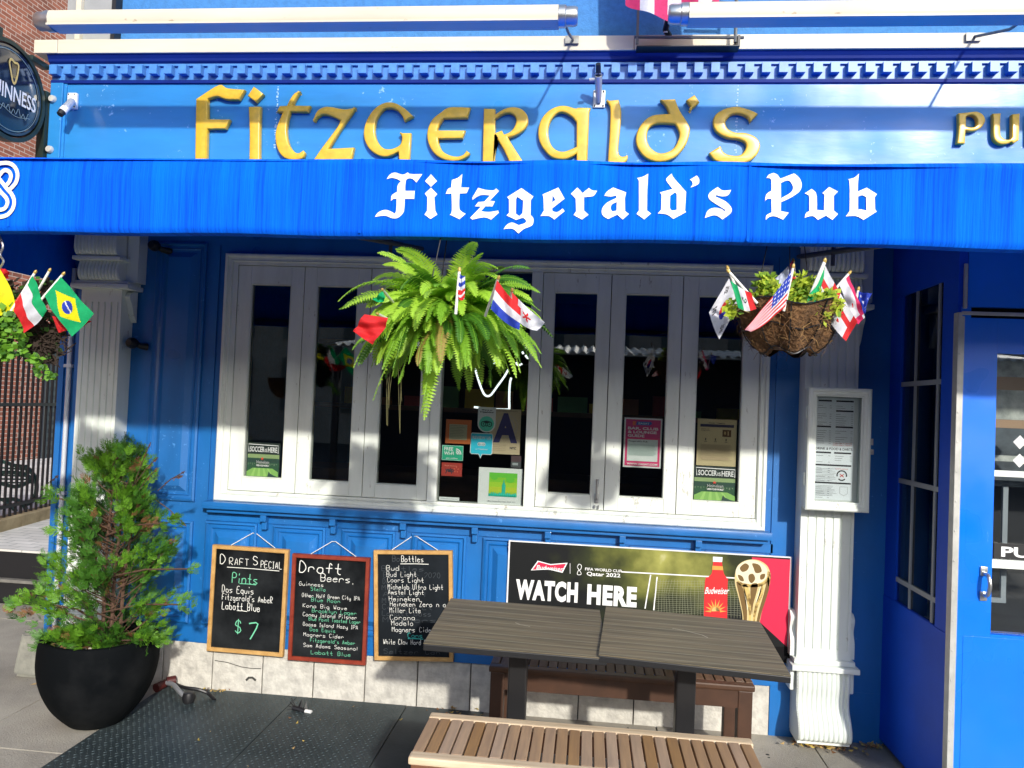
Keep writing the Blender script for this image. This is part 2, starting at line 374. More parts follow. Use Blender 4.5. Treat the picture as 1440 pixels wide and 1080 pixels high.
# stone base
mb = MB(); x = -2.5; k = -2.245-0.281
mb.box(-2.935, 0.953, 0.012, 0.24, -0.01, 0.240, 1)
while k < 0.95:
    a, b = max(k+.003, -2.52), min(k+.278, 0.952)
    if b-a > 0.02: mb.box(a, b, U(-.002, .001), 0.03, -0.01, 0.241+U(-.001, .001), 0, bv=0.003)
    k += 0.281
mb.build("stone_base", [STONE, JOINT], pub)
mb = MB(); mb.ribbon([(-1.95, -.004, .155), (-1.88, -.004, .15), (-1.8, -.004, .132), (-1.74, -.004, .128), (-1.69, -.004, .131)], .004, (0, -1, 0))
mb.ribbon([(-1.77, -.0045, .062), (-1.755, -.0045, .078), (-1.735, -.0045, .08), (-1.715, -.0045, .066)], .012, (0, -1, 0))
mb.build("stone_crack", JOINT, pub)
# raised wall panels
def panel(x0, x1, z0, z1, name="wall_panel"):
    mb = MB(); pr = [(0, 0.0), (0.0, -.014), (.010, -.019), (.018, -.006), (.030, -.006), (.034, -.012), (.042, -.004), (.052, -.004), (.082, -.024)]
    mb.ring(x0, x1, z0, z1, 0, 0, 0, 0, pr); mb.rect(x0+.082, x1-.082, z0+.082, z1-.082, -.024)
    return mb.build(name, BLUE, pub)
p0 = panel(-2.038, -1.748, 0.345, 0.900)
for i in range(1, 8): dup(p0, pub, (0.379*i, 0, 0))
panel(-2.40, -2.11, 1.0, 2.41); panel(-2.40, -2.11, 0.345, 0.893)
# sill and brackets
mb = MB(); mb.box(-2.028, 0.924, -0.088, 0, 0.978, 1.0155, 0, bv=0.006); mb.box(-2.012, 0.908, -0.06, 0, 0.955, 0.977, 0, bv=0.004)
sill = mb.build("window_sill", BLUE, pub, True)
b0 = MB().box(-1.716, -1.684, -0.055, -0.0005, 0.92, 0.9545, 0, bv=0.003).box(-1.714, -1.686, -0.035, -0.0005, 0.875, 0.9195, 0, bv=0.004).build("sill_bracket", BLUE, sill)
for i in range(1, 7): dup(b0, sill, (0.379*i, 0, 0))
# window
FX = (-1.99, 0.897)
mb = MB(); pr = [(0, .05), (0, -.034), (.006, -.040), (.016, -.040), (.022, -.030), (.034, -.030), (.040, -.036), (.046, -.024), (.046, .05)]
mb.ring(FX[0], FX[1], 1.017, 2.354, 0, 0, 0, 0, pr)
mb.box(-1.944, -1.919, -.026, .05, 1.063, 2.308); mb.box(-1.9185, .8505, -.028, .05, 1.063, 1.073); mb.box(-1.9185, .8505, -.027, .05, 2.293, 2.308)
mb.box(-.828, -.777, -.031, .05, 1.0735, 2.2925, 0, bv=.004); mb.box(-.320, -.262, -.031, .05, 1.0735, 2.2925, 0, bv=.004)
mb.build("window_frame", WHITE2, pub)
def casement(x0, x1, p0, p1, label=None):
    z0, z1, q0, q1 = 1.076, 2.290, 1.145, 2.195
    mb = MB(); yf = -.022+U(-.002, .002); x0 += .002; x1 -= .002
    mb.box(x0, p0, yf, .03, z0, z1, 0, bv=.002); mb.box(p1, x1, yf, .03, z0, z1, 0, bv=.002)
    mb.box(p0+.0006, p1-.0006, yf+.001, .03, z0, q0, 0, bv=.002); mb.box(p0+.0006, p1-.0006, yf+.001, .03, q1, z1, 0, bv=.002)
    mb.ring(p0, p1, q0, q1, 0, 0, 0, 0, [(0, yf+.002), (.003, yf-.001), (.007, yf+.004), (.007, .02)])
    c = mb.build("casement", WHITE2, pub)
    if label: c["label"] = label
    MB().box(p0+.007, p1-.007, -.002, .004, q0+.007, q1-.007).build("pane", GLASS, c)
    return c
leafs = [casement(*a) for a in ((-1.9185, -1.546, -1.845, -1.617), (-1.546, -1.178, -1.478, -1.248), (-1.178, -.829, -1.11, -.882),
                                (-.261, .093, -.203, .027), (.093, .457, .164, .395), (.457, .850, .534, .770))]
lf = leafs[3]
mb = MB(); mb.box(.045, .068, -.030, -.0235, 1.11, 1.16, 0, bv=.003); mb.tube([(.057, -.03, 1.135), (.057, -.048, 1.14), (.056, -.05, 1.18), (.058, -.052, 1.235)], [.006, .007, .006, .008], 8)
mb.box(.043, .052, -.036, -.0305, 1.085, 1.10); mb.box(.062, .07, -.036, -.0305, 1.083, 1.10); mb.build("handle", STEEL, lf, True)
MB().box(-.776, -.3205, -.002, .004, 1.074, 2.292).build("fixed_pane", GLASS, pub)
# corner board and its mouldings
mb = MB(); mb.box(-2.932, -2.902, -.02, -.0005, 0, 2.5); mb.box(-2.825, -2.757, -.04, -.0005, 0, 2.5); mb.box(-2.9015, -2.8255, -.008, -.0005, 0, 2.5)
mb.build("corner_board", BLUE, pub)

def ribbed(mb, x0, x1, prof, n, amp, m=0):
    """console with ribs: (y, z) profile swept across x, every rib a half round"""
    N = n*8
    def fn(u, v):
        i = v*(len(prof)-1); k = min(int(i), len(prof)-2); t = i-k
        a, b = prof[k], prof[k+1]; y = a[0]+(b[0]-a[0])*t; z = a[1]+(b[1]-a[1])*t
        return (x0+(x1-x0)*u, y-amp*abs(sin(pi*n*u))**0.7, z)
    mb.grid(fn, N, (len(prof)-1)*2, m)
    for xs in (x0, x1): mb.add([(xs, y, z) for y, z in prof] + [(xs, 0.0, prof[-1][1]), (xs, 0.0, prof[0][1])], [tuple(range(len(prof)+2))], m)
def smooth(pts, k=5):
    out = []
    for i in range(len(pts)-1):
        p0, p1, p2, p3 = pts[max(i-1, 0)], pts[i], pts[i+1], pts[min(i+2, len(pts)-1)]
        for q in range(k):
            t = q/k; t2, t3 = t*t, t*t*t
            out.append(tuple(0.5*(2*p1[j]+(p2[j]-p0[j])*t+(2*p0[j]-5*p1[j]+4*p2[j]-p3[j])*t2+(3*p1[j]-p0[j]-3*p2[j]+p3[j])*t3) for j in range(len(p1))))
    out.append(tuple(pts[-1])); return out
def pilaster(x0, x1, yf):
    t = MB(); W = x1-x0
    t.box(x0, x1, yf, -.0005, .425, .47); t.box(x0, x1, yf, -.0005, 2.06, 2.129)
    xs = []; g = [x0+W*q for q in (.28, .44, .60, .76)]; gw = .006
    line = [(x0, 0), (x0, yf), (x0+W*.10, yf), (x0+W*.105, yf+.006), (x0+W*.14, yf+.006), (x0+W*.145, yf)]
    for c in g: line += [(c-gw, yf), (c-gw*.4, yf+.008), (c+gw*.4, yf+.008), (c+gw, yf)]
    line += [(x0+W*.90, yf), (x0+W*.905, yf+.006), (x0+W*.94, yf+.006), (x0+W*.945, yf), (x1, yf), (x1, 0)]
    k = len(line)
    t.add([(x, y, .47) for x, y in line]+[(x, y, 2.06) for x, y in line], [(i, i+1, k+i+1, k+i) for i in range(k-1)])
    p = t.build("pilaster", WHITE, pub)
    c = MB()   # capital: two ribbed consoles between shelves
    c.box(x0-.045, x1+.055, yf-.035, -.0005, 2.13, 2.155, 0, bv=.005); c.box(x0-.03, x1+.04, yf-.02, -.0005, 2.1555, 2.172, 0, bv=.004)
    pr = smooth([(yf+.0, 2.173), (yf-.02, 2.178), (yf-.034, 2.20), (yf-.035, 2.235), (yf-.02, 2.277)])
    ribbed(c, x0-.005, x1+.0, pr, 12, .011)
    c.box(x0-.03, x1+.015, yf-.055, -.0005, 2.278, 2.30, 0, bv=.005)
    pr = smooth([(yf-.02, 2.301), (yf-.045, 2.31), (yf-.06, 2.335), (yf-.062, 2.38), (yf-.05, 2.45)])
    ribbed(c, x0-.015, x1-.005, pr, 12, .011)
    c.box(x1+.001, x1+.065, yf+.03, -.0005, 2.173, 2.46); c.box(x0-.02, x1+.03, yf-.05, -.0005, 2.452, 2.60)
    for xa in (x1+.0005,):
        q = smooth([(-.012, 2.128), (-.06, 2.12), (-.085, 2.09), (-.06, 2.05), (-.045, 2.01), (-.03, 1.98), (-.012, 1.96)])
        n = len(q); c.add([(xa, y, z) for y, z in q]+[(xa+.03, y, z) for y, z in q], [(i, i+1, n+i+1, n+i) for i in range(n-1)]+[tuple(range(n)), tuple(range(n, 2*n))])
    c.build("capital", WHITE, p, True, 40)
    b = MB()
    b.box(x0-.03, x1+.035, yf-.045, -.0005, .372, .398, 0, bv=.006); b.box(x0-.016, x1+.02, yf-.02, -.0005, .3985, .4245, 0, bv=.008)
    pr = smooth([(yf-.012, .371), (yf-.018, .30), (yf-.012, .24), (yf-.02, .19), (yf-.05, .145), (yf-.07, .10), (yf-.065, .06), (yf-.04, .045)])
    ribbed(b, x0+.002, x1-.002, pr, 11, .009); b.box(x0+.004, x1-.004, yf-.04, -.0005, .03, .0445)
    for xa in (x0-.026, x1+.001):
        q = smooth([(-.05, .64), (-.075, .61), (-.06, .55), (-.08, .5), (-.08, .426)])
        n = len(q); q2 = q+[(-.0005, .426), (-.0005, .64)]; n = len(q2)
        b.add([(xa, y, z) for y, z in q2]+[(xa+.025, y, z) for y, z in q2], [(i, (i+1) % n, n+(i+1) % n, n+i) for i in range(n)]+[tuple(range(n)), tuple(range(n, 2*n))])
        b.box(xa, xa+.025, -.09, -.0005, .26, .371, 0, bv=.01)
    b.build("base_scroll", WHITE, p, True, 40)
    return p
pilaster(-2.755, -2.525, -.11); pilaster(1.052, 1.303, -.10)
# entablature
mb = MB(); mb.box(-3.06, 6, -.001, .25, 2.8305, 3.295); board = mb.build("sign_board", SIGNB, pub)
mb = MB(); mb.box(-3.075, -3.0, -.02, -.0015, 2.85, 3.295, 0, bv=.004); mb.box(-3.0, -2.985, -.008, -.0015, 2.85, 3.295); mb.build("edge_moulding", SIGNB, board)
for px, n in ((388, 26), (1035, 22)):
    x = at(px, 170, Y=0).x; mb = MB()
    for q in range(n):
        z = 2.93+q*.36/n+U(-.006, .006); mb.rect(x+U(-.006, .004), x+U(.0045, .009), z, z+U(.003, .012), -.0022)
    mb.build("flaking_paint", mat("pale_flake", (0.35, 0.55, 0.78), .6), board)
mb = MB(); mb.box(-3.08, 6, -.014, .25, 3.2955, 3.3125, 0); mb.box(-3.08, 6, -.005, .25, 3.313, 3.40, 1); mb.box(-3.08, 6, -.02, .25, 3.388, 3.3995, 1)
k = 0
while True:
    x = -3.07+.0843*k; k += 1
    if x > 4.5: break
    mb.box(x, x+.044+U(-.001, .001), -.045, -.0055, 3.335, 3.3865, 1)
mb.build("dentil_moulding", [NAVY, DENT], pub)
mb = MB(); mb.box(-3.09, 6, -.016, .25, 3.4005, 3.447, 0)
q = [(-.016, 3.402), (-.028, 3.412), (-.031, 3.425), (-.045, 3.446)]
mb.add([(-3.09, y, z) for y, z in q]+[(6, y, z) for y, z in q], [(i, i+1, i+5, i+4) for i in range(3)]); mb.build("frieze", NAVY, pub)  # shade under the fascia is put into the frieze's navy colour
mb = MB(); segs = [-3.16, -3.02, 0.16, 6.0]
for a, b in zip(segs, segs[1:]): mb.box(a+.001, b-.001, -.058+U(-.003, .002), .25, 3.4475+U(-.002, .002), 3.522+U(-.002, .002), 0, bv=.004)
mb.build("fascia", CREAM, pub)
mb = MB(); mb.box(-2.955, 6, 0.03, .249, 3.525, 6.6); mb.build("upper_wall", STUCCO, pub)
GREY = mat("grey_paint", (0.33, 0.34, 0.34), .6, var=.2, vscale=6)
mb = MB(); mb.box(-3.0, -2.73, -.02, .029, 3.53, 6.6); mb.box(-2.93, -2.9, -.045, -.021, 3.53, 6.6, 1); mb.box(-2.7295, -2.705, -.03, .029, 3.53, 6.6, 2); mb.build("upper_pilaster", [GREY, CREAM, BLACK], pub)

# gold letters
Z4, Z5, Z6, Z7 = (260, 110, 5.538), (500, 130, 4.8), (740, 80, 4.235), (1320, 130, 10.8)
GL = [(Z4, ["97,170c 270,62 340,85 475,97c 430,175c 330,172 260,150 187,168c 186,326c 360,328c 325,400c 184,400c 176,690c 88,690c"]),
 (Z4, ["545,72c 620,130c 560,192c 497,145c"]), (Z4, ["505,230c 598,228c 592,450 592,690c 508,690c 512,450"]),
 (Z4, ["905,108c 870,165 845,220c 985,222c 965,270c 828,268c 808,340 800,420 815,510 850,570 890,590 930,568c 942,590 920,630 860,645 780,625 730,560 712,470 720,400 745,330 770,272c 722,270c 745,224c 802,221c 830,165 865,122"]),
 (Z4, ["1005,335 1035,265 1090,232 1150,232 1220,245 1270,248 1338,234c 1300,290 1230,390 1125,556c 1325,545c 1300,655c 1000,655c 1080,540 1195,385 1216,334c 1190,322 1140,300 1080,290 1040,310 1012,345c"]),
 (Z5, ["395,168c 330,110 260,75 190,80 120,130 70,220 62,310 100,390 170,435 230,435 294,405c 300,500c 365,500c 380,280c 300,280c 316,305 312,345 290,370 240,388 190,380 150,330 135,260 150,180 190,125 230,112 280,125 318,165 332,200c"]),
 (Z5, ["778,108c 640,106 580,140 520,190 490,260 490,330 520,400 570,445 640,468 710,462 760,435 775,415c 752,397c 730,425 690,438 640,430 590,400 565,345 562,316c 725,315c 745,262c 555,262c 570,220 598,180c 758,178c"]),
 (Z5, ["868,115c 945,118c 945,155c 1000,120 1060,105 1120,118 1160,160 1165,210 1140,255 1090,290 1032,310c 1060,360 1150,500c 1050,500c 1000,390 950,310c 940,500c 858,500c", "945,185c 990,155 1040,145 1075,165 1085,200 1070,245 1040,275 1003,290c 990,262c 945,280c"]),
 (Z6, ["310,308c 385,310c 376,330c 362,690c 300,690c 300,580c 270,600 220,615 150,600 95,540 72,470 85,390 130,330 190,300 240,298 290,312", "300,395c 270,360 220,335 180,345 145,390 132,450 145,520 180,560 230,568 300,540c"]),
 (Z6, ["475,268c 550,262c 565,330 560,430 548,560 565,598 605,590c 600,620 570,650c 485,650c 490,560 498,420 500,320 490,285"]),
 (Z6, ["795,262c 885,258c 915,330 960,400 973,450 945,535 880,605 790,630 710,605 660,540 655,470 690,400 750,355 850,345c 830,300", "885,405c 905,440 910,480 880,545 830,575 780,575 735,540 718,490 730,430 780,403"]),
 (Z6, ["1000,232c 1030,275c 1005,300 968,328c 975,300 950,265c"]),
 (Z6, ["1378,345c 1330,395c 1315,365 1270,345 1220,350 1185,390 1195,430 1240,455 1310,460 1370,490 1390,540 1360,600 1290,640 1180,640 1120,620 1085,578c 1155,535c 1170,570 1210,590 1270,590 1305,550 1300,515 1260,495 1190,485 1130,450 1110,400 1125,350 1180,315 1250,302 1310,315 1350,330"]),
 (Z7, ["280,330c 400,320 480,310 560,305 640,340 685,410 675,480 620,550 530,595 450,600 390,590c 380,790c 260,790c 285,560", "400,385c 460,360 520,370 560,420 565,480 540,530 470,545 395,530c"]),
 (Z7, ["800,335c 925,330c 915,450 915,600 930,680 990,725 1060,725 1092,690c 1095,345c 1210,335c 1195,740c 1110,790c 1085,760c 1030,790 930,800 850,760 810,680 805,500"]),
 (Z7, ["1345,330c 1460,325c 1600,320 1680,350 1700,420 1650,520 1720,580 1710,690 1640,770 1500,790 1345,790c", "1460,380c 1560,375 1590,420 1560,490 1460,500c", "1460,560c 1570,560 1610,620 1590,700 1460,730c"])]
for (o, cs) in GL:
    cc = []
    for c in cs:
        pts = [at(x, y, Y=-.02) for x, y in contour(c, *o)]; cc.append([(p.x, p.z) for p in pts])
    small = o is Z7
    vs, fs = curve_mesh(cc, .010, .006 if small else .0085, 3)
    MB().add([(p.x, -.020-p.z, p.y) for p in vs], fs).build("letter", GOLD, board, True, 50)
# ------------------------------------------------------------------ awning
AY = -1.6
az0 = at(720, 334, Y=AY).z; az1 = at(720, 224, Y=AY).z; ax0, ax1 = -2.88, 4.2
AWN = mat("awning_canvas", (0.0005, 0.105, 0.76), 0.85, spec=0.10, var=0.3, vscale=3.0, bump=0.0, stretch=(34, 1, 0.6), c2=(0.0003, 0.05, 0.50), thresh=(.30, .52), detail=6)
def awn_streaks(m):
    n = m.node_tree; b = n.nodes["Principled BSDF"]; L = n.links.new
    tc = n.nodes.new("ShaderNodeTexCoord"); mp = n.nodes.new("ShaderNodeMapping"); mp.inputs["Scale"].default_value = (55, 3, 2.0)
    L(tc.outputs["Object"], mp.inputs[0]); t = n.nodes.new("ShaderNodeTexNoise"); t.inputs["Scale"].default_value = 3; t.inputs["Detail"].default_value = 5
    L(mp.outputs[0], t.inputs["Vector"]); bp = n.nodes.new("ShaderNodeBump"); bp.inputs["Strength"].default_value = 0.6; bp.inputs["Distance"].default_value = 0.006
    L(t.outputs["Fac"], bp.inputs["Height"]); L(bp.outputs[0], b.inputs["Normal"])
awn_streaks(AWN); weather(AWN, (.0005, .16, .88), .42, 2.2, .05, (7, 1, .35), .30)
def wav(x, z):
    t = (z-az0)/(az1-az0)
    return 0.004*sin(1.9*x+.4)+0.0025*sin(4.7*x+2+3*t) + 0.010*max(0, t-.70)*sin(7*x+3*sin(2*x))*3
awning = thing("awning", "long bright blue canvas awning with white blackletter lettering over the windows", "awning", (0, 0, az0))
def sag(x): return -0.006+0.002*sin(9*x)+0.0075*sin(0.9*x+1.2)+.002*sin(3.3*x)
mb = MB()
def apan(u, v):
    x = ax0+(ax1-ax0)*u; z = az0+(az1-az0)*v + sag(x)*(1-v) + 0.003*sin(1.3*x)*v
    y = AY+wav(x, z) + (0.012 if v > .985 else 0) + (0.010*(1-v/.05) if v < .05 else 0)
    return (x, y, z)
mb.grid(apan, 240, 24); mb.grid(lambda u, v: (ax0+(ax1-ax0)*u, AY+.011+wav(ax0+(ax1-ax0)*u, az0)+v*.05, az0+sag(ax0+(ax1-ax0)*u)+.0005), 60, 1)
for xs in [ax0+.9+1.22*i for i in range(5)]: mb.grid(lambda u, v: (xs+.008*u, AY+wav(xs, az0+(az1-az0)*v)-.0022, az0+.004+(az1-az0-.010)*v), 1, 16)
fp = mb.build("front_panel", AWN, awning, True, 60)
mb = MB(); mb.grid(lambda u, v: (ax0+(ax1-ax0)*u, AY-.004+v*(-AY+.001), az1-.014+(2.845-az1)*v-.02*sin(pi*v)), 40, 8); mb.build("roof", AWN, awning, True)
def side(x):
    mb = MB(); mb.grid(lambda u, v: (x, AY+.014+(-AY-.016)*u, 2.155+v*(az1+(2.845-az1)*u-.03-2.155)), 12, 6); return mb.build("side_panel", AWN, awning)
side(ax0+.005)
ZA, ZB, ZC = (520, 230, 5.538), (760, 230, 5.143), (1000, 230, 5.538)
BL = [(ZA, ["135,125c 160,90 200,75 260,90 300,72c 320,85 412,85c 365,150c 330,120 290,125 280,160 278,215c 352,215c 348,278c 275,278c 272,350 262,390 225,425 180,430 120,410 45,420c 70,385 120,365 165,375 200,395c 210,360 212,278c 185,280 168,295c 175,250 215,222c 220,170 245,140c 210,122 170,115"]),
 (ZA, ["478,85c 525,138c 478,183c 432,138c"]), (ZA, ["478,190c 528,240c 505,265c 512,370c 528,400c 475,435c 428,400c 448,370c 450,265c 430,235c"]),
 (ZA, ["720,82c 712,188c 775,188c 755,232c 700,235c 698,340 710,370 748,392c 700,435c 625,400c 640,370 638,235c 592,238c 610,200 635,188c 640,130c 690,110"]),
 (ZA, ["845,190c 900,205 960,210 985,195c 1008,215c 935,290c 975,295c 955,335c 902,333c 866,372c 930,378 1000,366c 1005,385c 945,438c 890,420 800,438c 782,425c 868,335c 820,335c 845,300c 893,297c 937,250c 880,245 840,258 800,285c 800,265c"]),
 (ZA, ["1182,192c 1275,258c 1255,285c 1252,400c 1275,430 1265,480 1200,510 1158,545c 1110,508 1042,512c 1070,475 1110,460 1160,480c 1205,465 1218,447 1192,424 1140,440c 1065,405c 1085,385c 1085,280c 1070,262c", "1150,260c 1195,290c 1190,385c 1165,410c 1138,390c 1140,275c"]),
 (ZB, ["130,175c 175,255c 85,325c 90,345 125,350 160,325c 175,345c 100,405c 60,380 0,380c 25,340c 22,245c 15,225c", "88,230c 108,265c 85,280c"]),
 (ZB, ["268,175c 305,215c 350,178c 375,195 410,198c 385,235 340,242 315,245c 315,340c 348,370c 300,405c 240,372c 258,345c 255,255c 220,220c"]),
 (ZB, ["525,175c 620,210c 610,255c 612,345c 640,365c 595,405c 555,370c 490,402c 450,375 445,330 480,285 550,250c 548,232c 510,240 462,235c 480,205", "552,280c 550,340c 520,345 508,320 520,295"]),
 (ZB, ["780,72c 772,190c 770,340c 800,362c 750,405c 695,365c 712,340c 712,125c 700,105c 740,95"]),
 (ZB, ["950,72c 965,105 1053,205c 1045,340c 1053,352c 960,402c 915,370 848,362c 872,335c 875,230c 865,210c 955,185c 920,140 910,110", "972,210c 985,222c 985,335c 950,340 935,320c 938,235c"]),
 (ZB, ["1130,88c 1148,115 1140,150 1085,175c 1100,150 1095,130 1080,118c"]),
 (ZB, ["1282,170c 1320,195 1380,190c 1355,230 1310,238 1270,228c 1265,240c 1340,275 1380,320 1375,360 1315,405c 1260,375 1188,395c 1210,340 1260,320 1310,330 1330,350c 1335,335c 1240,275 1215,245 1225,210"]),
 (ZC, ["488,70c 520,85 540,115c 650,72c 690,105 708,160 690,215 620,265 545,300c 543,370c 605,382c 560,438c 500,412 455,415 425,440c 430,405 470,380c 470,275c 440,275 420,290c 430,240 470,210c 470,130 455,112 432,112c 450,85", "545,150c 590,130 620,140 640,185 620,225 545,270c"]),
 (ZC, ["785,195c 815,220 825,260 825,360c 880,365c 885,240c 868,228c 922,180c 990,215c 958,250c 958,365c 990,392c 945,438c 895,405c 832,438c 790,408 728,422c 740,385 765,370c 765,260 750,240 730,230c"]),
 (ZC, ["1158,72c 1148,150 1145,215c 1215,185c 1295,235c 1278,260c 1280,355c 1293,372c 1188,438c 1130,408 1050,410c 1080,370c 1082,150 1070,118c 1120,105", "1148,255c 1180,245 1210,260c 1212,365c 1170,355 1146,358c"])]
LETW = mat("white_lettering", (0.82, 0.83, 0.80), 0.6, var=.2, vscale=26, c2=(.58, .64, .72), detail=8, thresh=(.32, .5))
for (o, cs) in BL:
    cc = []
    for c in cs:
        pts = [at(x, y, Y=AY) for x, y in contour(c, *o, res=4)]; cc.append([(p.x, p.z) for p in pts])
    vs, fs = curve_mesh(cc)
    MB().add([(p.x, AY+wav(p.x, p.y)-.003, p.y) for p in vs], fs).build("letter", LETW, fp)
mb = MB(); KN = [((-150,330), (-110,240), (-40,190), (40,172), (110,175), (170,205), (210,265), (222,340), (200,420), (150,480), (115,515)), ((-60,380), (0,318), (40,272), (80,264), (122,290), (138,340), (122,400), (85,450)),
      ((-60,315), (20,410), (90,500), (150,570), (178,650), (165,740), (110,815), (40,848), (-40,855), (-110,830)), ((-60,455), (20,550), (75,610), (95,670), (70,735), (20,762), (-40,755), (-80,720))]
KN += [tuple((-170-x, y) for x, y in k) for k in KN[:]]
for i, kn in enumerate(KN): mb.ribbon([at(x/9, 210+y/9, Y=AY-.0045-.0006*i) for x, y in smooth(kn, 4)], .0135, (0, -1, 0))
mb.build("knot_emblem", mat("cream_print", (0.82, 0.78, 0.58), .6), fp)
mb = MB()
for x in (-0.93, 1.0):
    mb.tube([(x, AY+.05, az0+.03), (x+.02, -.03, 2.40)], .012, 8); mb.tube([(x+.01, -.62, az0+.12), (x+.015, -.62, 2.50)], .009, 8)
mb.tube([(ax0+.03, AY+.045, az0+.03), (ax1-.03, AY+.045, az0+.03)], .012, 8); mb.build("frame_bar", mat("dark_steel", (0.08, 0.085, 0.1), .5, metal=.5), awning, True)

# roll-up awning cassettes above the cornice
def cassette(x0, x1, label, zc):
    y = -.55; t = thing("awning_roller", label, "awning roller", (x0, y, zc), "rolled-up awnings on the cornice")
    h = .040; q = [(-.05, -h*.7), (-.045, -h), (.045, -h), (.05, h*.6), (.03, h), (-.03, h), (-.047, h*.75), (-.055, 0)]
    q = [(a, b) for a, b in q]; k = len(q); mb = MB()
    mb.add([(x0, y+a, zc+b) for a, b in q]+[(x1, y+a, zc+b) for a, b in q], [(i, (i+1) % k, k+(i+1) % k, k+i) for i in range(k)]+[tuple(range(k)), tuple(range(k, 2*k))])
    mb.box(x0, x1, y-.058, y-.0515, zc-.044, zc-.034, 0); mb.build("housing", CREAM, t, True, 30)
    for xe, s in ((x0, -1), (x1, 1)):
        e = MB(); e.lathe((xe+s*.001, y, zc), [(0, 0), (.05, 0), (.05, s*.03), (.044, s*.034), (.044, s*.075), (.038, s*.085), (0, s*.085)], 24, 0, 'X'); e.build("end_cap", STEEL, t, True)
    for xb in ((x1+.03,) if x0 < -1 else (x0+1.42,)):
        b = MB(); b.tube([(xb, y, zc-.035), (xb+.012, y+.14, zc-.01), (xb+.02, -.062, 3.50)], .007, 8); b.box(xb-.02, xb+.05, -.075, -.061, 3.475, 3.515); b.build("bracket", mat("worn_steel", (.25, .25, .24), .5, metal=.6, var=.4, vscale=30), t, True)
    return t
a0, a1 = at(76, 37, Y=-.55), at(786, 16, Y=-.55); a2 = at(968, 12, Y=-.55)
cassette(a0.x, a1.x, "cream awning roller with round silver end cap near the brick corner", (a0.z+a1.z)/2)
cassette(a2.x, 3.9, "cream awning roller above the cornice beside the striped flag", (a0.z+a1.z)/2+.004)

# ------------------------------------------------------------------ entrance porch
porch = thing("entrance_porch", "projecting blue entrance porch with aluminium edge strips and a glazed door", "porch", (1.49, -.35, 0))
PX, PY = 1.488, -.70
mb = MB()
mb.box(PX, PX+.035, PY+.002, -.001, 0.03, .737); mb.box(PX, PX+.035, PY+.002, -.001, 2.20, 2.62)
mb.box(PX, PX+.035, -.135, -.001, .7375, 2.1995); mb.box(PX, PX+.035, PY+.002, -.562, .7375, 2.1995)
mb.box(PX-.003, PX-.0005, PY+.002, -.002, 0.03, .735); mb.build("side_panel", mat("porch_side_blue", (0.004, 0.085, 0.72), .55, spec=.25, var=.15, vscale=4), porch)
MB().box(PX+.010, PX+.016, -.561, -.136, .738, 2.199).build("pane", GLASS, porch)
gm = mat("muntin_white", (.30, .33, .36), .5)
mb = MB()
for z in (.83, 1.30, 1.76): mb.box(PX+.002, PX+.009, -.560, -.137, z, z+.022)
for y in (-.53, -.30): mb.box(PX+.0025, PX+.0085, y, y+.02, .739, 2.198)
mb.build("glazing_bar", gm, porch)
mb = MB(); mb.box(PX+.036, 3.6, -.30, -.28, 0, 2.6, 0); mb.box(PX, 3.6, PY+.01, -.002, 2.621, 2.66, 0); mb.box(3.5, 3.54, PY+.01, -.002, 0, 2.62, 0); mb.build("porch_lining", DARK, porch)
mb = MB(); mb.box(PX+.036, 3.6, PY, PY+.03, 2.075, 2.62); mb.box(PX+.012, PX+.05, PY, PY+.03, 0, 2.0745); mb.build("transom", PORCHB, porch)
mb = MB(); mb.box(PX-.004, PX+.011, PY-.012, PY+.03, 0, 2.05, 0, bv=.002); mb.box(PX+.012, PX+.024, PY-.006, PY-.0005, 0, 2.035, 0, bv=.002)
mb.box(PX+.016, PX+.03, PY-.010, PY-.0005, 2.066, 2.25, 0, bv=.002); mb.box(PX+.0125, 3.6, PY-.006, PY-.0005, 2.040, 2.055, 0, bv=.002)
for z in [.2+.12*i for i in range(16)]: mb.lathe((PX+.004, PY-.0125, z), [(0, -.002), (.003, -.0015), (.004, 0)], 8, 0, 'Y')
mb.build("edge_strip", ALU, porch)
dm = MB(); d0, d1 = PX+.052, 2.42; dm.box(d0, 1.645, PY+.004, PY+.045, .02, 2.03); dm.box(2.30, d1, PY+.004, PY+.045, .02, 2.03)
dm.box(1.6455, 2.2995, PY+.0045, PY+.045, .755, .756); dm.box(1.6455, 2.2995, PY+.004, PY+.045, .02, .752); dm.box(1.6455, 2.2995, PY+.004, PY+.045, 1.887, 2.03)
dm.box(d0, 2.42, PY+.0015, PY+.0038, .02, .738)
door = dm.build("door", PORCHB, porch)
MB().box(1.6455, 2.2995, PY+.02, PY+.026, .757, 1.886).build("pane", GLASS2, door)
for z in ((1.388, 1.412), (1.018, 1.052)): MB().box(1.6457, 2.2993, PY+.008, PY+.019, *z).build("glazing_bar", WHITE, door)
mb = MB(); mb.box(1.655, 2.0, PY+.0135, PY+.0185, 1.056, 1.118); mb2 = mb; put_text(mb2, "PULL", (1.683, PY+.0128, 1.066), w=.21, h=.040, m=1, bold=.03); mb2.build("sign_plate", [BLACK, mat("plate_white", (.85, .85, .85), .5)], door)
mb = MB(); hx = 1.612
mb.box(hx-.014, hx+.014, PY-.004, PY+.0035, .985, 1.022, 0, bv=.003); mb.box(hx-.014, hx+.014, PY-.004, PY+.0035, .885, .922, 0, bv=.003)
mb.tube(smooth([(hx, PY-.002, .995), (hx+.002, PY-.03, .99), (hx+.004, PY-.042, .955), (hx+.002, PY-.03, .915), (hx, PY-.002, .908)]), .008, 10); mb.build("handle", STEEL, door, True)
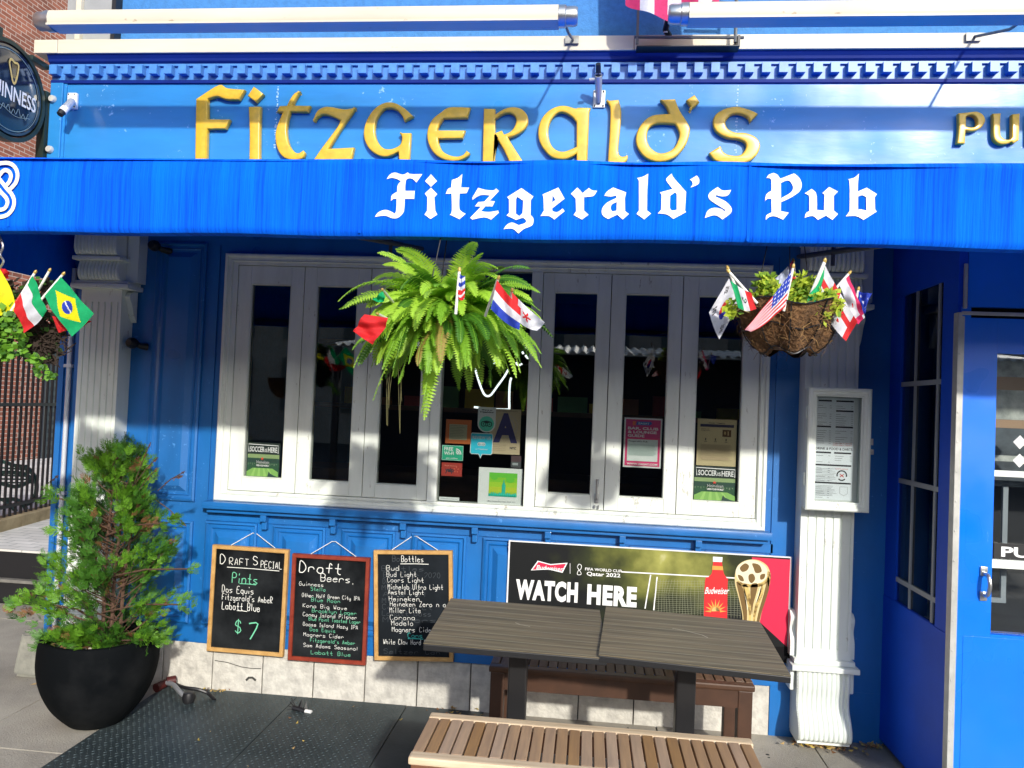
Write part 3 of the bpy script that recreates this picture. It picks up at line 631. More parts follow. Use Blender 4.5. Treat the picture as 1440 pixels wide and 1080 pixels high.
# added panel behind the door glass, painted with the stripes the glass reflects
bl = MB(); ys = PY+.12
for z0, z1, k in ((1.80, 1.90, 0), (1.745, 1.7995, 1), (1.62, 1.7445, 0), (1.585, 1.6195, 1), (1.47, 1.5845, 2), (1.445, 1.4695, 0), (1.34, 1.4445, 2)): bl.box(1.58, 2.36, ys, ys+.012, z0, z1, k)
bl.box(1.66, 1.675, ys, ys+.012, .86, 1.3395, 3); bl.box(1.74, 1.76, ys, ys+.012, .86, 1.3395, 3); bl.box(1.6605, 1.7605, ys-.001, ys+.011, .855, .875, 3)
bl.build("reflection_panel", [mat("reflection_white", (.62, .63, .58), .8, var=.6, vscale=20, c2=(.25, .27, .25)), mat("reflection_tan", (.42, .27, .17), .8), mat("reflection_dark", (.12, .14, .16), .8, var=.6, vscale=12), gm], porch)
mb = MB()
for zc in (1.53, 1.455): mb.add([(1.722, PY+.0195, zc), (1.748, PY+.0195, zc-.028), (1.774, PY+.0195, zc), (1.748, PY+.0195, zc+.028)], [(0, 1, 2, 3)])
mb.build("door_decal", mat("plate_white", (.85, .85, .85)), door)

# ------------------------------------------------------------------ menu case on the right pilaster
menu = thing("menu_case", "white framed glass menu case with printed menu and side latch on the right pilaster", "menu case", (1.19, -.1, 1.155))
m0, m1, n0, n1 = 1.052, 1.330, 1.16, 1.735
mb = MB(); mb.box(m0, m1, -.158, -.1005, n0, n1); mb.build("case", mat("case_white", (.7, .72, .7), .45), menu)
mb = MB(); mb.ring(m0-.008, m1+.006, n0-.006, n1+.006, 0, 0, 0, 0, [(0, -.159), (0, -.198), (.006, -.203), (.018, -.203), (.022, -.196), (.034, -.196), (.038, -.188), (.043, -.188), (.043, -.159)]); mb.build("frame", WHITE, menu)
g0, g1, h0, h1 = m0+.036, m1-.038, n0+.038, n1-.038
MB().box(g0, g1, -.186, -.182, h0, h1).build("pane", GLASS2, menu)
mb = MB(); s0, s1 = g0+.004, g1-.024; INK = mat("ink_black", (.02, .02, .025), .7); RED = mat("ink_red", (.55, .05, .04), .7); PAPER = mat("paper_white", (.80, .84, .87), .8)
mb.rect(s0, s1, h0+.006, h1-.004, -.162, 0); W = s1-s0; yk = -.1625
def blk(a, b, z, h, m=1): mb.rect(s0+W*a, s0+W*b, z, z+h, yk, m)
H = h1-h0
for a, b, q in ((.05, .40, .955), (.52, .98, .955), (.52, .98, .86), (.03, .40, .705), (.52, .98, .705), (.02, .42, .455), (.50, .95, .455), (.02, .96, .335), (.02, .96, .165)): blk(a, b, h0+H*q, .008)
for q in range(46):
    z = h0+H*(.03+.925*q/46)
    if any(abs(z-(h0+H*k)) < .011 for k in (.955, .86, .705, .455, .335, .165, .53, .49)): continue
    for a, b in ((.04, .40), (.52, .97)):
        if a > .5 and (q/46 < .33): continue
        if U(0, 1) < .85: mb.ribbon([(s0+W*a, yk, z), (s0+W*(a+U(.12, b-a-.1)), yk, z)], .0018, (0, -1, 0), 4); mb.rect(s0+W*(b-.05), s0+W*b, z-.001, z+.001, yk, 4)
for q in range(9):
    for z in (h0+H*(.195+.014*q), h0+H*(.05+.0115*q)): mb.rect(s0+W*.04, s0+W*U(.45, .6), z, z+.0015, yk, 4)
put_text(mb, "DRINK & FOOD & DARTS", (s0+W*.01, yk, h0+H*.49), w=W*.97, h=.012, m=1, bold=.02)
for q in range(2): put_text(mb, "CASH ONLY DRINKS", (s0+W*.46, yk, h0+H*(.55-.018*q)), w=W*.5, h=.007, m=2)
put_text(mb, "DARTS LEAGUE", (s0+W*.55, yk, h0+H*.305), w=W*.33, h=.006, m=2)
cx, cz = s0+W*.72, h0+H*.25; mb.ribbon([(cx+.022*cos(a*pi/12), yk-.0003, cz+.022*sin(a*pi/12)) for a in range(-1, 14)], .006, (0, -1, 0), 1); mb.ribbon([(cx+.018*cos(a*pi/10), yk-.0003, cz-.006+.018*sin(a*pi/10)) for a in range(-8, -1)], .006, (0, -1, 0), 1)
mb.ribbon([(cx-.009, yk-.0006, cz+.006), (cx+.009, yk-.0006, cz-.008)], .004, (0, -1, 0), 2); mb.ribbon([(cx-.009, yk-.0009, cz-.008), (cx+.009, yk-.0009, cz+.006)], .004, (0, -1, 0), 2)
cx, cz = s0+W*.78, h0+H*.10; mb.ribbon([(cx-.018, yk, cz+.02), (cx+.018, yk, cz+.02), (cx+.018, yk, cz-.012), (cx, yk, cz-.022), (cx-.018, yk, cz-.012), (cx-.018, yk, cz+.02)], .0015, (0, -1, 0), 4)
mb.build("menu_sheet", [PAPER, INK, RED, INK, mat("ink_grey", (.2, .22, .24), .8)], menu)
mb = MB(); mb.box(m1+.0065, m1+.02, -.19, -.175, 1.475, 1.505); mb.box(m1+.0065, m1+.024, -.192, -.172, 1.43, 1.455, 0, bv=.003); mb.lathe((m1+.016, -.193, 1.442), [(0, -.003), (.005, -.003), (.006, 0)], 10, 0, 'Y'); mb.build("latch", STEEL, menu)
for z in (1.62, 1.30): MB().box(m0-.014, m0-.0085, -.185, -.165, z-.03, z+.03).build("hinge", WHITE, menu)
# ------------------------------------------------------------------ chalkboards
SLATE = mat("blackboard", (0.004, 0.005, 0.006), .8, spec=.06, var=.5, vscale=4, c2=(.026, .029, .032), detail=8, thresh=(.30, .62)); SLATE2 = mat("dusty_blackboard", (0.017, 0.022, 0.028), .85, spec=.08, var=.5, vscale=5, c2=(.008, .010, .012), detail=8)
CHW = mat("white_chalk", (.80, .80, .76), .9); CHG = mat("green_chalk", (.16, .55, .34), .9); CHT = mat("teal_chalk", (.05, .50, .45), .9); GHOST = mat("ghost_chalk", (.05, .06, .07), .9)
PINE = mat("pine_frame", (.62, .38, .14), .5, var=.3, vscale=20, stretch=(1, 1, 1), c2=(.45, .24, .07)); REDW = mat("red_frame", (.30, .045, .02), .5, var=.4, vscale=18, c2=(.18, .02, .01)); CORD = mat("pale_cord", (.7, .72, .75), .8)
def chalkboard(corners, label, frame, slate, lines, zoom, yb=-.045):
    P = [at(x, y, Y=yb) for x, y in corners]; c = sum(P, V3())/4
    u = (P[1]-P[0]+P[2]-P[3]); wd = u.length/2; u.normalize(); v = V3((0, -1, 0)).cross(u)*-1
    if v.z < 0: v = -v
    hh = (((P[0]-P[3])+(P[1]-P[2]))/2).dot(v)
    t = thing("chalkboard", label, "chalkboard", c - v*hh/2, "chalkboards hung below the window"); B = Matrix((u, V3((0, 1, 0)), v)).transposed().to_4x4(); B.translation = c
    fw = .021; f = MB(); w2, h2 = wd/2, hh/2
    f.ring(-w2, w2, -h2, h2, 0, 0, 0, 0, [(0, .018), (0, -.006), (.002, -.009), (fw-.003, -.009), (fw, -.005), (fw, .012)]); f.rect(-w2+.002, w2-.002, -h2+.002, h2-.002, .017)
    f.xf(B).build("frame", frame, t)
    MB().box(-w2+fw, w2-fw, .002, .010, -h2+fw, h2-fw).xf(B).build("slate", slate, t)
    q = MB(); q.tube([(-w2*.55, .012, h2), (-.01, .035, h2+.068), (.01, .035, h2+.068), (w2*.62, .012, h2)], .0022, 6); q.xf(B).build("cord", CORD, t)
    n = V3((0, -1, 0)); ox, oy, s = zoom; mb = None
    for li, (txt, zx, zy, zh, m, zw) in enumerate(lines):
        if mb is None: mb = MB()
        o = at(ox+zx/s, oy+zy/s, Y=yb); sc = (4+yb)/FOC/s*1.0
        mb.dz = .0
        o = V3((o.x, yb+.0012, o.z))
        if txt == '_': mb.ribbon([o, o+u*(zw*sc*.5)+v*.0012, o+u*zw*sc-v*.0008], .0035, n, m)
        else:
          o = o+n*.00005*(li % 7); chalk(mb, txt, o, zh*sc, m, u, v, n, wd=max(.0018, zh*sc*.08), width=zw*sc)
        nxt = lines[li+1] if li+1 < len(lines) else None
        if nxt is None or (nxt[0] != '_' and abs(nxt[2]-zy) > 30 - (18 if zh < 30 else 0)) or (nxt[0] != '_' and nxt[4] != m): mb.build("chalk_line", [CHW, CHG, CHT, GHOST], t); mb = None
    return t
Zb = (280, 750, 3.789)     # zoom used when reading the boards
chalkboard([(299.9, 765.8), (406.8, 773), (397.6, 923.8), (290.7, 914.6)], "pine framed chalkboard with three short lines and a large price, nearest the potted shrub", PINE, SLATE,
  [("D", 112, 160, 48, 0, 40), ("RAFT", 160, 166, 36, 0, 118), ("S", 288, 168, 46, 0, 34), ("PECIAL", 328, 182, 36, 0, 132), ("_", 148, 180, 0, 0, 300), ("Pints", 176, 262, 52, 1, 162), ("_", 215, 268, 0, 1, 95), ("Dos Equis", 122, 312, 36, 0, 190), ("Fitzgerald's AmbeR", 122, 352, 32, 0, 305), ("Labatt Blue", 122, 402, 40, 0, 225), ("_", 200, 412, 0, 0, 60), ("$", 192, 528, 62, 1, 46), ("7", 262, 565, 88, 1, 74)], Zb)
chalkboard([(410.8, 778), (519.9, 784.7), (514.7, 935.4), (405.9, 927.7)], "dark red framed chalkboard crowded with white and green lines, between two pine framed ones", REDW, SLATE,
  [("Draft", 535, 205, 56, 0, 245), ("Beers.", 648, 255, 40, 0, 205)] + [(a, x, y, 20, m, ww) for a, x, y, m, ww in (("Guinness", 533, 277, 0, 145), ("Stella", 595, 305, 1, 95), ("Other Half Green City IPA", 548, 338, 0, 335), ("Blue Moon", 598, 362, 1, 170), ("Kona Big Wave", 553, 393, 0, 255), ("Brooklyn Lager", 602, 420, 1, 255), ("Coney Island Pilsner", 553, 440, 0, 322), ("Blue Point Toasted Lager", 584, 464, 1, 295), ("Goose Island Hazy IPA", 553, 492, 0, 322), ("Dos Equis", 590, 520, 1, 150), ("Magners Cider", 556, 547, 0, 232), ("Fitzgerald's Amber", 592, 578, 1, 265), ("Sam Adams Seasonal", 556, 604, 0, 308), ("Labatt Blue", 596, 642, 1, 230))], Zb)
chalkboard([(525.4, 774), (636.9, 774), (636.9, 930.8), (526.9, 927.7)], "pine framed chalkboard with a long white list and faint erased writing, beside the table", PINE, SLATE2,
  [("Bottles", 1078, 152, 32, 0, 130), ("_", 1072, 163, 0, 0, 155)] + [(a, x, y, 26, 0, ww) for a, x, y, ww in (("Bud", 998, 197, 76), ("Bud Light", 1000, 230, 172), ("Coors Light", 1003, 260, 208), ("Michelob Ultra Light", 1006, 297, 322), ("Amstel Light", 1008, 325, 208), ("Heineken", 1012, 360, 178), ("Heineken Zero n/a", 1018, 388, 310), ("Miller Lite", 1016, 422, 194), ("Corona", 1018, 460, 140), ("Modelo", 1025, 490, 130), ("Magners Cider", 1028, 524, 240))]
  + [("Cans", 1112, 556, 26, 2, 84), ("_", 1112, 562, 0, 2, 84), ("White Claw Hard Seltzer", 982, 590, 26, 0, 330)] + [(a, 978+U(-6, 6), 200+34*i, 26, 3, ww) for i, (a, ww) in enumerate((("Bottles", 250), ("Bud Cider 2020", 320), ("Dos", 60), ("Modelo", 180), ("Amstel", 260), ("Mich", 120), ("Corona Lt", 280), ("Labatt Bass", 270), ("Magners", 300)))]
  + [("Seltzer Can", 985, 640, 24, 3, 320), ("Bo", 1030, 150, 32, 3, 46)], Zb)

# ------------------------------------------------------------------ WATCH HERE banner
ban = thing("watch_banner", "wide printed banner reading WATCH HERE with goal net, red bottle and golden cup", "banner", (.325, -.03, .40))
bx0, bx1, bz0, bz1 = -.385, 1.032, .385, .897; by = -.036
MB().box(bx0, bx1, by, by+.012, bz0, bz1).build("panel", mat("banner_edge", (.75, .76, .78), .5), ban)
def banner_mat():
    m = bpy.data.materials.new("banner_print"); m.use_nodes = True; n = m.node_tree; b = n.nodes["Principled BSDF"]; L = n.links.new
    tc = n.nodes.new("ShaderNodeTexCoord"); sp = n.nodes.new("ShaderNodeSeparateXYZ"); L(tc.outputs["Object"], sp.inputs[0])
    no = n.nodes.new("ShaderNodeTexNoise"); no.inputs["Scale"].default_value = 5; no.inputs["Detail"].default_value = 5; L(tc.outputs["Object"], no.inputs["Vector"])
    def math_(op, a, b_): 
        q = n.nodes.new("ShaderNodeMath"); q.operation = op; q.use_clamp = False
        for i, v in enumerate((a, b_)):
            if isinstance(v, (int, float)): q.inputs[i].default_value = v
            else: L(v, q.inputs[i])
        return q.outputs[0]
    # printed floodlight glow: distance from a bright spot in the artwork
    dx = math_('MULTIPLY', math_('SUBTRACT', sp.outputs[0], .10), 1.45); dz = math_('MULTIPLY', math_('SUBTRACT', sp.outputs[2], .46), 2.3)
    d = math_('SQRT', math_('ADD', math_('MULTIPLY', dx, dx), math_('MULTIPLY', dz, dz)), 0)
    g = math_('ADD', d, math_('MULTIPLY', math_('SUBTRACT', no.outputs["Fac"], .5), 1.1))
    r = n.nodes.new("ShaderNodeValToRGB"); e = r.color_ramp.elements; e[0].position = 0.0; e[0].color = (.55, .53, .28, 1); e[1].position = .82; e[1].color = (.012, .013, .014, 1)
    for p, c in ((.10, (.34, .34, .09)), (.32, (.13, .14, .035)), (.55, (.035, .042, .018))):
        k = e.new(p); k.color = (*c, 1)
    L(g, r.inputs[0]); L(r.outputs[0], b.inputs["Base Color"]); b.inputs["Roughness"].default_value = .5; b.inputs["Specular IOR Level"].default_value = .15
    return m
mb = MB(); P = lambda zx, zy, k=0: at(710+zx/3.512, 750+zy/3.512, Y=by-.0008-.0003*k)
mb.rect(bx0+.008, bx1-.008, bz0+.006, bz1-.006, by-.0004, 0)
mb.add([P(1220, 118), P(1410, 130), P(1392, 560), P(1250, 430)], [(0, 1, 2, 3)], 1)
mb.add([P(1392, 560, 0), P(1412, 560, 0), P(1410, 640), P(1340, 640), P(1300, 560)], [(0, 1, 2, 3, 4)], 5)
for a, b in (((720, 205), (692, 372)), ((752, 215), (735, 380)), ((575, 190), (1160, 222))): mb.ribbon([P(*a, 1), P(*b, 1)], .006, (0, -1, 0), 2)
for i in range(30): mb.ribbon([P(755+i*14, 225+i*.6, 2), P(740+i*15+6*sin(i), 300, 2), P(742+i*15, 420, 2)], .0010, (0, -1, 0), 6)
for i in range(16): mb.ribbon([P(748, 238+i*11, 3), P(950, 236+i*11+8*sin(i*.3), 3), P(1165, 240+i*11, 3)], .0010, (0, -1, 0), 6)
u = V3((1, 0, -.004)).normalized()
put_text(mb, "WATCH", P(52, 318, 2), w=.318, h=.094, m=2, bold=.055, u=(1, 0, 0.008), spacing=1.12); put_text(mb, "HERE", P(405, 343, 2), w=.25, h=.094, m=2, bold=.055, spacing=1.12)
mb.add([P(128, 183, 1), P(162, 135, 1), P(225, 152, 1), P(310, 145, 1), P(285, 195, 1), P(215, 178, 1)], [(0, 1, 2, 3, 4, 5)], 2)
mb.add([P(136, 180, 2), P(166, 141, 2), P(226, 157, 2), P(302, 150, 2), P(280, 189, 2), P(214, 173, 2)], [(0, 1, 2, 3, 4, 5)], 1)
put_text(mb, "Budweiser", P(155, 176, 3), w=.135, h=.022, m=2, bold=.01, u=(1, 0, -.02), shear=.25)
mb.ribbon([P(322, 148, 1), P(322, 200, 1)], .002, (0, -1, 0), 2)
mb.ribbon([P(x, y, 1) for x, y in smooth([(358, 165), (366, 152), (378, 160), (374, 178), (362, 185), (358, 203), (374, 204), (376, 195), (366, 180), (358, 168)], 3)], .003, (0, -1, 0), 2)
put_text(mb, "FIFA WORLD CUP", P(396, 182, 1), w=.185, h=.014, m=2, bold=.015); put_text(mb, "Qatar 2022", P(404, 207, 1), w=.17, h=.019, m=2, bold=.02)
bot = contour("1030,115c 1074,118c 1072,145c 1078,185 1085,205 1103,230c 1100,240 1097,440c 982,440c 988,240 1005,215 1022,195 1028,145c", 0, 0, 1, 4)
vs, fs = curve_mesh([[(P(x, y).x, P(x, y).z) for x, y in bot]]); mb.add([(p.x, by-.0019, p.y) for p in vs], fs, 3)
mb.add([P(1028, 115, 5), P(1075, 118, 5), P(1073, 142, 5), P(1027, 140, 5)], [(0, 1, 2, 3)], 2); mb.add([P(1025, 160, 5), P(1076, 163, 5), P(1078, 182, 5), P(1024, 180, 5)], [(0, 1, 2, 3)], 7)
put_text(mb, "Budweiser", P(986, 298, 6), w=.116, h=.034, m=2, bold=.01, u=(1, 0, .05), shear=.25)
for k in range(9):
    a = pi*k/8; mb.add([P(1040-22*cos(a)-5*sin(a), 385-22*sin(a)+5*cos(a), 6), P(1040-22*cos(a)+5*sin(a), 385-22*sin(a)-5*cos(a), 6), P(1040-56*cos(a), 385-62*sin(a), 6)], [(0, 1, 2)], 7)
mb.add([P(1040-20*cos(pi*k/8), 385-22*sin(pi*k/8), 7) for k in range(9)], [tuple(range(9))], 4)
def blob(c, m, lay):
    vs, fs = curve_mesh([[(P(x, y).x, P(x, y).z) for x, y in contour(c, 0, 0, 1, 4)]]); mb.add([(p.x, by-.0019-.0002*lay, p.y) for p in vs], fs, m)
blob("1135,215 1150,160 1195,132 1250,132 1295,160 1312,200c 1308,250 1290,320 1268,390 1252,470c 1175,470c 1172,400 1155,320 1140,265", 8, 1)
blob("1140,200 1150,162 1195,134 1245,136 1288,165 1296,205 1270,240 1215,250 1165,240", 10, 2)
for c, m in (("1160,170 1185,148 1205,160 1196,182 1172,190", 9), ("1222,148 1256,156 1268,188 1240,196 1228,172", 9), ("1150,205 1172,212 1180,235 1160,232", 9), ("1205,205 1225,200 1236,225 1218,246 1204,230", 9), ("1262,205 1284,200 1280,222 1262,228", 9),
             ("1143,240 1170,262 1190,330 1196,400 1190,470 1180,470 1176,400 1160,320", 9), ("1172,258 1200,262 1214,330 1214,470 1202,470 1204,390 1190,320", 4), ("1300,215 1306,262 1286,335 1266,395 1248,470 1238,470 1252,390 1278,300", 9), ("1270,250 1276,292 1250,360 1236,420 1230,470 1222,470 1230,380 1252,310", 4), ("1215,256 1248,250 1240,300 1226,350 1220,400 1214,340", 9), ("1150,235 1180,246 1230,252 1275,240 1300,215 1296,240 1262,262 1200,266 1160,256", 4), ("1180,270 1192,310 1200,370 1194,372 1184,320", 10), ("1262,262 1264,290 1244,340 1240,330", 10), ("1296,190 1310,195 1311,230 1302,262 1296,230", 4)): blob(c, m, 3)
C = lambda n, c, r=.5: mat(n, c, r)
bp = mb.build("print", [banner_mat(), C("banner_red", (.62, .01, .06)), C("print_white", (.85, .85, .85)), C("bottle_red", (.70, .015, .02)), mat("cup_gold", (.66, .48, .16), .4, var=.8, vscale=34, c2=(.16, .09, .02), detail=6, thresh=(.38, .60)), mat("banner_black", (.006, .006, .007), .6, spec=.1), C("net_grey", (.30, .31, .22)), C("label_gold", (.75, .33, .06)), C("cup_light_gold", (.66, .53, .25)), C("cup_dark_gold", (.16, .09, .02)), C("cup_pale", (.8, .72, .5))], ban)

# ------------------------------------------------------------------ tables and benches
TT = mat("dark_laminate", (0.26, 0.205, 0.125), .5, spec=.25, var=.6, vscale=5, c2=(.075, .066, .045), stretch=(.5, 9, 1), detail=8)
EDGE = mat("black_edge", (.012, .012, .013), .4)
def plank_lines(m):
    n = m.node_tree; b = n.nodes["Principled BSDF"]; L = n.links.new; src = b.inputs["Base Color"].links[0].from_socket
    tc = n.nodes.new("ShaderNodeTexCoord"); sp = n.nodes.new("ShaderNodeSeparateXYZ"); L(tc.outputs["Object"], sp.inputs[0])
    mu = n.nodes.new("ShaderNodeMath"); mu.operation = 'MULTIPLY'; mu.inputs[1].default_value = 13.5; L(sp.outputs[1], mu.inputs[0])
    fr = n.nodes.new("ShaderNodeMath"); fr.operation = 'FRACT'; L(mu.outputs[0], fr.inputs[0])
    lt = n.nodes.new("ShaderNodeMath"); lt.operation = 'LESS_THAN'; lt.inputs[1].default_value = .05; L(fr.outputs[0], lt.inputs[0])
    mx = n.nodes.new("ShaderNodeMix"); mx.data_type = 'RGBA'; mx.inputs[7].default_value = (.33, .30, .225, 1); L(lt.outputs[0], mx.inputs[0]); L(src, mx.inputs[6]); L(mx.outputs[2], b.inputs["Base Color"])
plank_lines(TT)
def table(label, c, size, rz, tilt, scr):
    t = thing("bistro_table", label, "table", (c[0], c[1], 0), "square tables pushed together by the wall")
    R = Matrix.Translation((c[0], c[1], .74)) @ Matrix.Rotation(rz, 4, 'Z') @ Matrix.Rotation(tilt, 4, 'Y')
    s, d = size[0]/2, size[1]/2; mb = MB(); mb.box(-s, s, -d, d, -.004, 0.0, 0, bv=.0015); mb.box(-s+.0005, s-.0005, -d+.0005, d-.0005, -.027, -.0045, 1, bv=.003)
    mb.ribbon([(x, y, .0007) for x, y in scr], .004, (0, 0, 1), 2)
    mb.xf(R).build("tabletop", [TT, EDGE, mat("scratch", (.5, .46, .38), .6)], t)
    q = MB(); q.box(c[0]-.036, c[0]+.036, c[1]-.036, c[1]+.036, .03, .705, 0, bv=.006); q.box(c[0]-.12, c[0]+.12, c[1]-.12, c[1]+.12, .700, .708); q.build("pedestal", BLKMET, t)
    b = MB()
    b.box(c[0]-.24, c[0]+.24, c[1]-.04, c[1]+.04, .006, .028, 0, bv=.005); b.box(c[0]-.0395, c[0]+.0395, c[1]-.24, c[1]+.24, .005, .0275, 0, bv=.005); b.build("base", BLKMET, t); return t
table("dark plank-patterned square table with a short pale scratch, nearer the chalkboards", (-.235, -.985), (.645, .635), radians(1.5), radians(1.0), [(-.02, .02), (.0, .0), (.04, -.015)])
table("dark plank-patterned square table with a curved pale scratch, next to the white right pilaster", (.405, -.985), (.640, .66), radians(-3.5), radians(1.0), [(-.05, .09), (.0, .075), (.06, .04), (.08, .01)])
def woodmat(name, c, c2, n_w):
    m = mat(name, c, .6, var=.5, vscale=4, c2=c2, stretch=(14, 1.2, 1), detail=8); n = m.node_tree; b = n.nodes["Principled BSDF"]; L = n.links.new; src = b.inputs["Base Color"].links[0].from_socket
    tc = n.nodes.new("ShaderNodeTexCoord"); sp = n.nodes.new("ShaderNodeSeparateXYZ"); L(tc.outputs["Object"], sp.inputs[0])
    dv = n.nodes.new("ShaderNodeMath"); dv.operation = 'DIVIDE'; dv.inputs[1].default_value = n_w; L(sp.outputs[0], dv.inputs[0]); fl = n.nodes.new("ShaderNodeMath"); fl.operation = 'FLOOR'; L(dv.outputs[0], fl.inputs[0])
    wn = n.nodes.new("ShaderNodeTexWhiteNoise"); wn.noise_dimensions = '1D'; L(fl.outputs[0], wn.inputs["W"])
    hs = n.nodes.new("ShaderNodeHueSaturation"); mr = n.nodes.new("ShaderNodeMapRange"); mr.inputs[3].default_value = .82; mr.inputs[4].default_value = 1.12; L(wn.outputs["Value"], mr.inputs[0]); L(mr.outputs[0], hs.inputs["Value"])
    mr2 = n.nodes.new("ShaderNodeMapRange"); mr2.inputs[3].default_value = 1.15; mr2.inputs[4].default_value = .75; L(wn.outputs["Value"], mr2.inputs[0]); L(mr2.outputs[0], hs.inputs["Saturation"]); L(src, hs.inputs["Color"]); L(hs.outputs[0], b.inputs["Base Color"]); return m
PITCHS = .0425
def bench(label, x0, x1, y0, y1, slat, rail, leg, skew=0.0, group=None):
    t = thing("slatted_bench", label, "bench", (x0, (y0+y1)/2, 0)); Z = .45
    s = MB(); k = 0; s.box(x0, x1, y1-.048, y1, Z-.026, Z, 1, bv=.007); s.box(x0, x1, y0, y0+.048, Z-.026, Z, 1, bv=.007)
    x = x0
    while x < x1-.01:
        s.box(x+.003, min(x+PITCHS-.003, x1), y0+.049, y1-.049, Z-.022+U(-.001, .001), Z-.001+U(-.0015, .001), 0, bv=.003); x += PITCHS
    s.build("seat", [slat, rail], t)
    a = MB(); a.box(x0+.03, x1-.03, y0+.012, y0+.034, Z-.10, Z-.0265); a.box(x0+.03, x1-.03, y1-.034, y1-.012, Z-.10, Z-.0265); a.box(x0+.012, x0+.029, y0+.05, y1-.05, Z-.10, Z-.0265); a.box(x1-.029, x1-.012, y0+.05, y1-.05, Z-.10, Z-.0265); a.build("apron", leg, t)
    for xx in (x0+.008, x1-.068):
        for yy in (y0+.008, y1-.068): MB().box(xx, xx+.06, yy, yy+.06, 0.002, Z-.0265, 0, bv=.004).build("leg", leg, t)
    return t
TEAK = woodmat("weathered_teak", (.47, .29, .15), (.33, .21, .125), PITCHS); TEAKR = mat("teak_rail", (.74, .60, .42), .6, var=.35, vscale=5, c2=(.54, .40, .25), stretch=(1, 14, 8)); TEAKL = mat("teak_leg", (.22, .085, .04), .6, var=.4, vscale=12)
DKW = woodmat("dark_stained_slat", (.20, .12, .07), (.12, .07, .04), PITCHS); DKR = mat("dark_rail", (.095, .042, .020), .5, var=.4, vscale=9); DKL = mat("dark_leg", (.075, .032, .016), .5, var=.4, vscale=9)
bench("pale weathered teak bench with slatted seat in front of the tables", -.537, .617, -1.535, -1.165, TEAK, TEAKR, TEAKL)
bench("dark brown slatted bench standing against the stone base behind the tables", -.392, .745, -.632, -.245, DKW, DKR, DKL)
# ------------------------------------------------------------------ window posters and stickers (behind the glass)
GY = .010
def poster(name, label, cat, x0, x1, z0, z1, draw, group=None, y=GY):
    mb = MB(); pal = []; 
    def m(c, r=.6):
        c = tuple(min(.85, v*1.45) for v in c)
        key = tuple(c)
        nm = "print_%02x%02x%02x" % tuple(int(255*min(1, v)**.45) for v in c)
        mm = mat(nm, c, r)
        if mm not in pal: pal.append(mm)
        return pal.index(mm)
    lay = [0]
    def Y():
        lay[0] += 1; return y - .0004*lay[0]
    W, H = x1-x0, z1-z0
    def rect(a, b, c, d, colr): mb.rect(x0+W*a, x0+W*b, z0+H*c, z0+H*d, Y(), m(colr))
    def text(s, a, c, w, h, colr, bold=.01, shear=0): put_text(mb, s, (x0+W*a, Y(), z0+H*c), w=W*w if w else None, h=H*h, m=m(colr), bold=bold, shear=shear)
    def poly(pts, colr):
        q = Y(); mb.add([(x0+W*a, q, z0+H*b) for a, b in pts], [tuple(range(len(pts)))], m(colr))
    def disc(a, b, r, colr, sq=1): mb.disc((x0+W*a, Y(), z0+H*b), r*W, 24, m(colr), 'Y', r*W*sq)
    def line(pts, wd, colr): mb.ribbon([(x0+W*a, 0, z0+H*b) for a, b in pts] if 0 else [(x0+W*a, (y-.0004*(lay[0]+1)), z0+H*b) for a, b in pts], wd, (0, -1, 0), m(colr)); lay[0] += 1
    draw(rect, text, poly, disc, line)
    MBk = mb; MBk.fixn = False
    o = MBk.build(name, pal or [PAPER]); return tag(o, label, cat, group)
INKc = (.02, .02, .03); WHc = (.82, .82, .82)
def soccer(R, T, Pg, D, Ln):
    R(0, 1, 0, 1, (.02, .03, .025)); R(.02, .98, .02, .60, (.03, .09, .045)); R(.02, .98, .55, .66, (.28, .36, .16)); R(.02, .98, .42, .53, (.025, .06, .045))
    for i in range(14): R(.03+i*.067, .06+i*.067, .34+.03*(i % 2), .40, (.12, .17, .11))
    Pg([(.02, .02), (.98, .02), (.98, .16), (.8, .26), (.2, .26), (.02, .15)], (.17, .34, .08))
    for i in range(4): Pg([(.15+i*.2, .02), (.24+i*.2, .02), (.30+i*.13, .26), (.25+i*.13, .26)], (.24, .42, .11))
    Pg([(.66, .02), (.70, .18), (.74, .12), (.86, .06), (.96, .03), (.98, .02)], (.02, .05, .04))
    Ln([(.07, .72), (.05, .95), (.96, .93), (.96, .70)], .004, WHc)
    T("SOCCER", .10, .735, .44, .155, WHc, .02); T("IS", .555, .735, .075, .10, WHc, .01); T("HERE", .65, .73, .28, .155, WHc, .02)
    T("★", .44, .50, .10, .08, (.6, .05, .03)); T("Heineken", .32, .40, .38, .085, WHc, .02); T("OPEN YOUR WORLD", .32, .315, .38, .05, (.7, .75, .7))
poster("soccer_poster", "green stadium poster reading SOCCER IS HERE in the leftmost window leaf", "poster", -1.832, -1.648, 1.150, 1.335, soccer)
poster("soccer_poster", "green stadium poster reading SOCCER IS HERE beneath the tan news page", "poster", .545, .757, 1.150, 1.325, soccer)
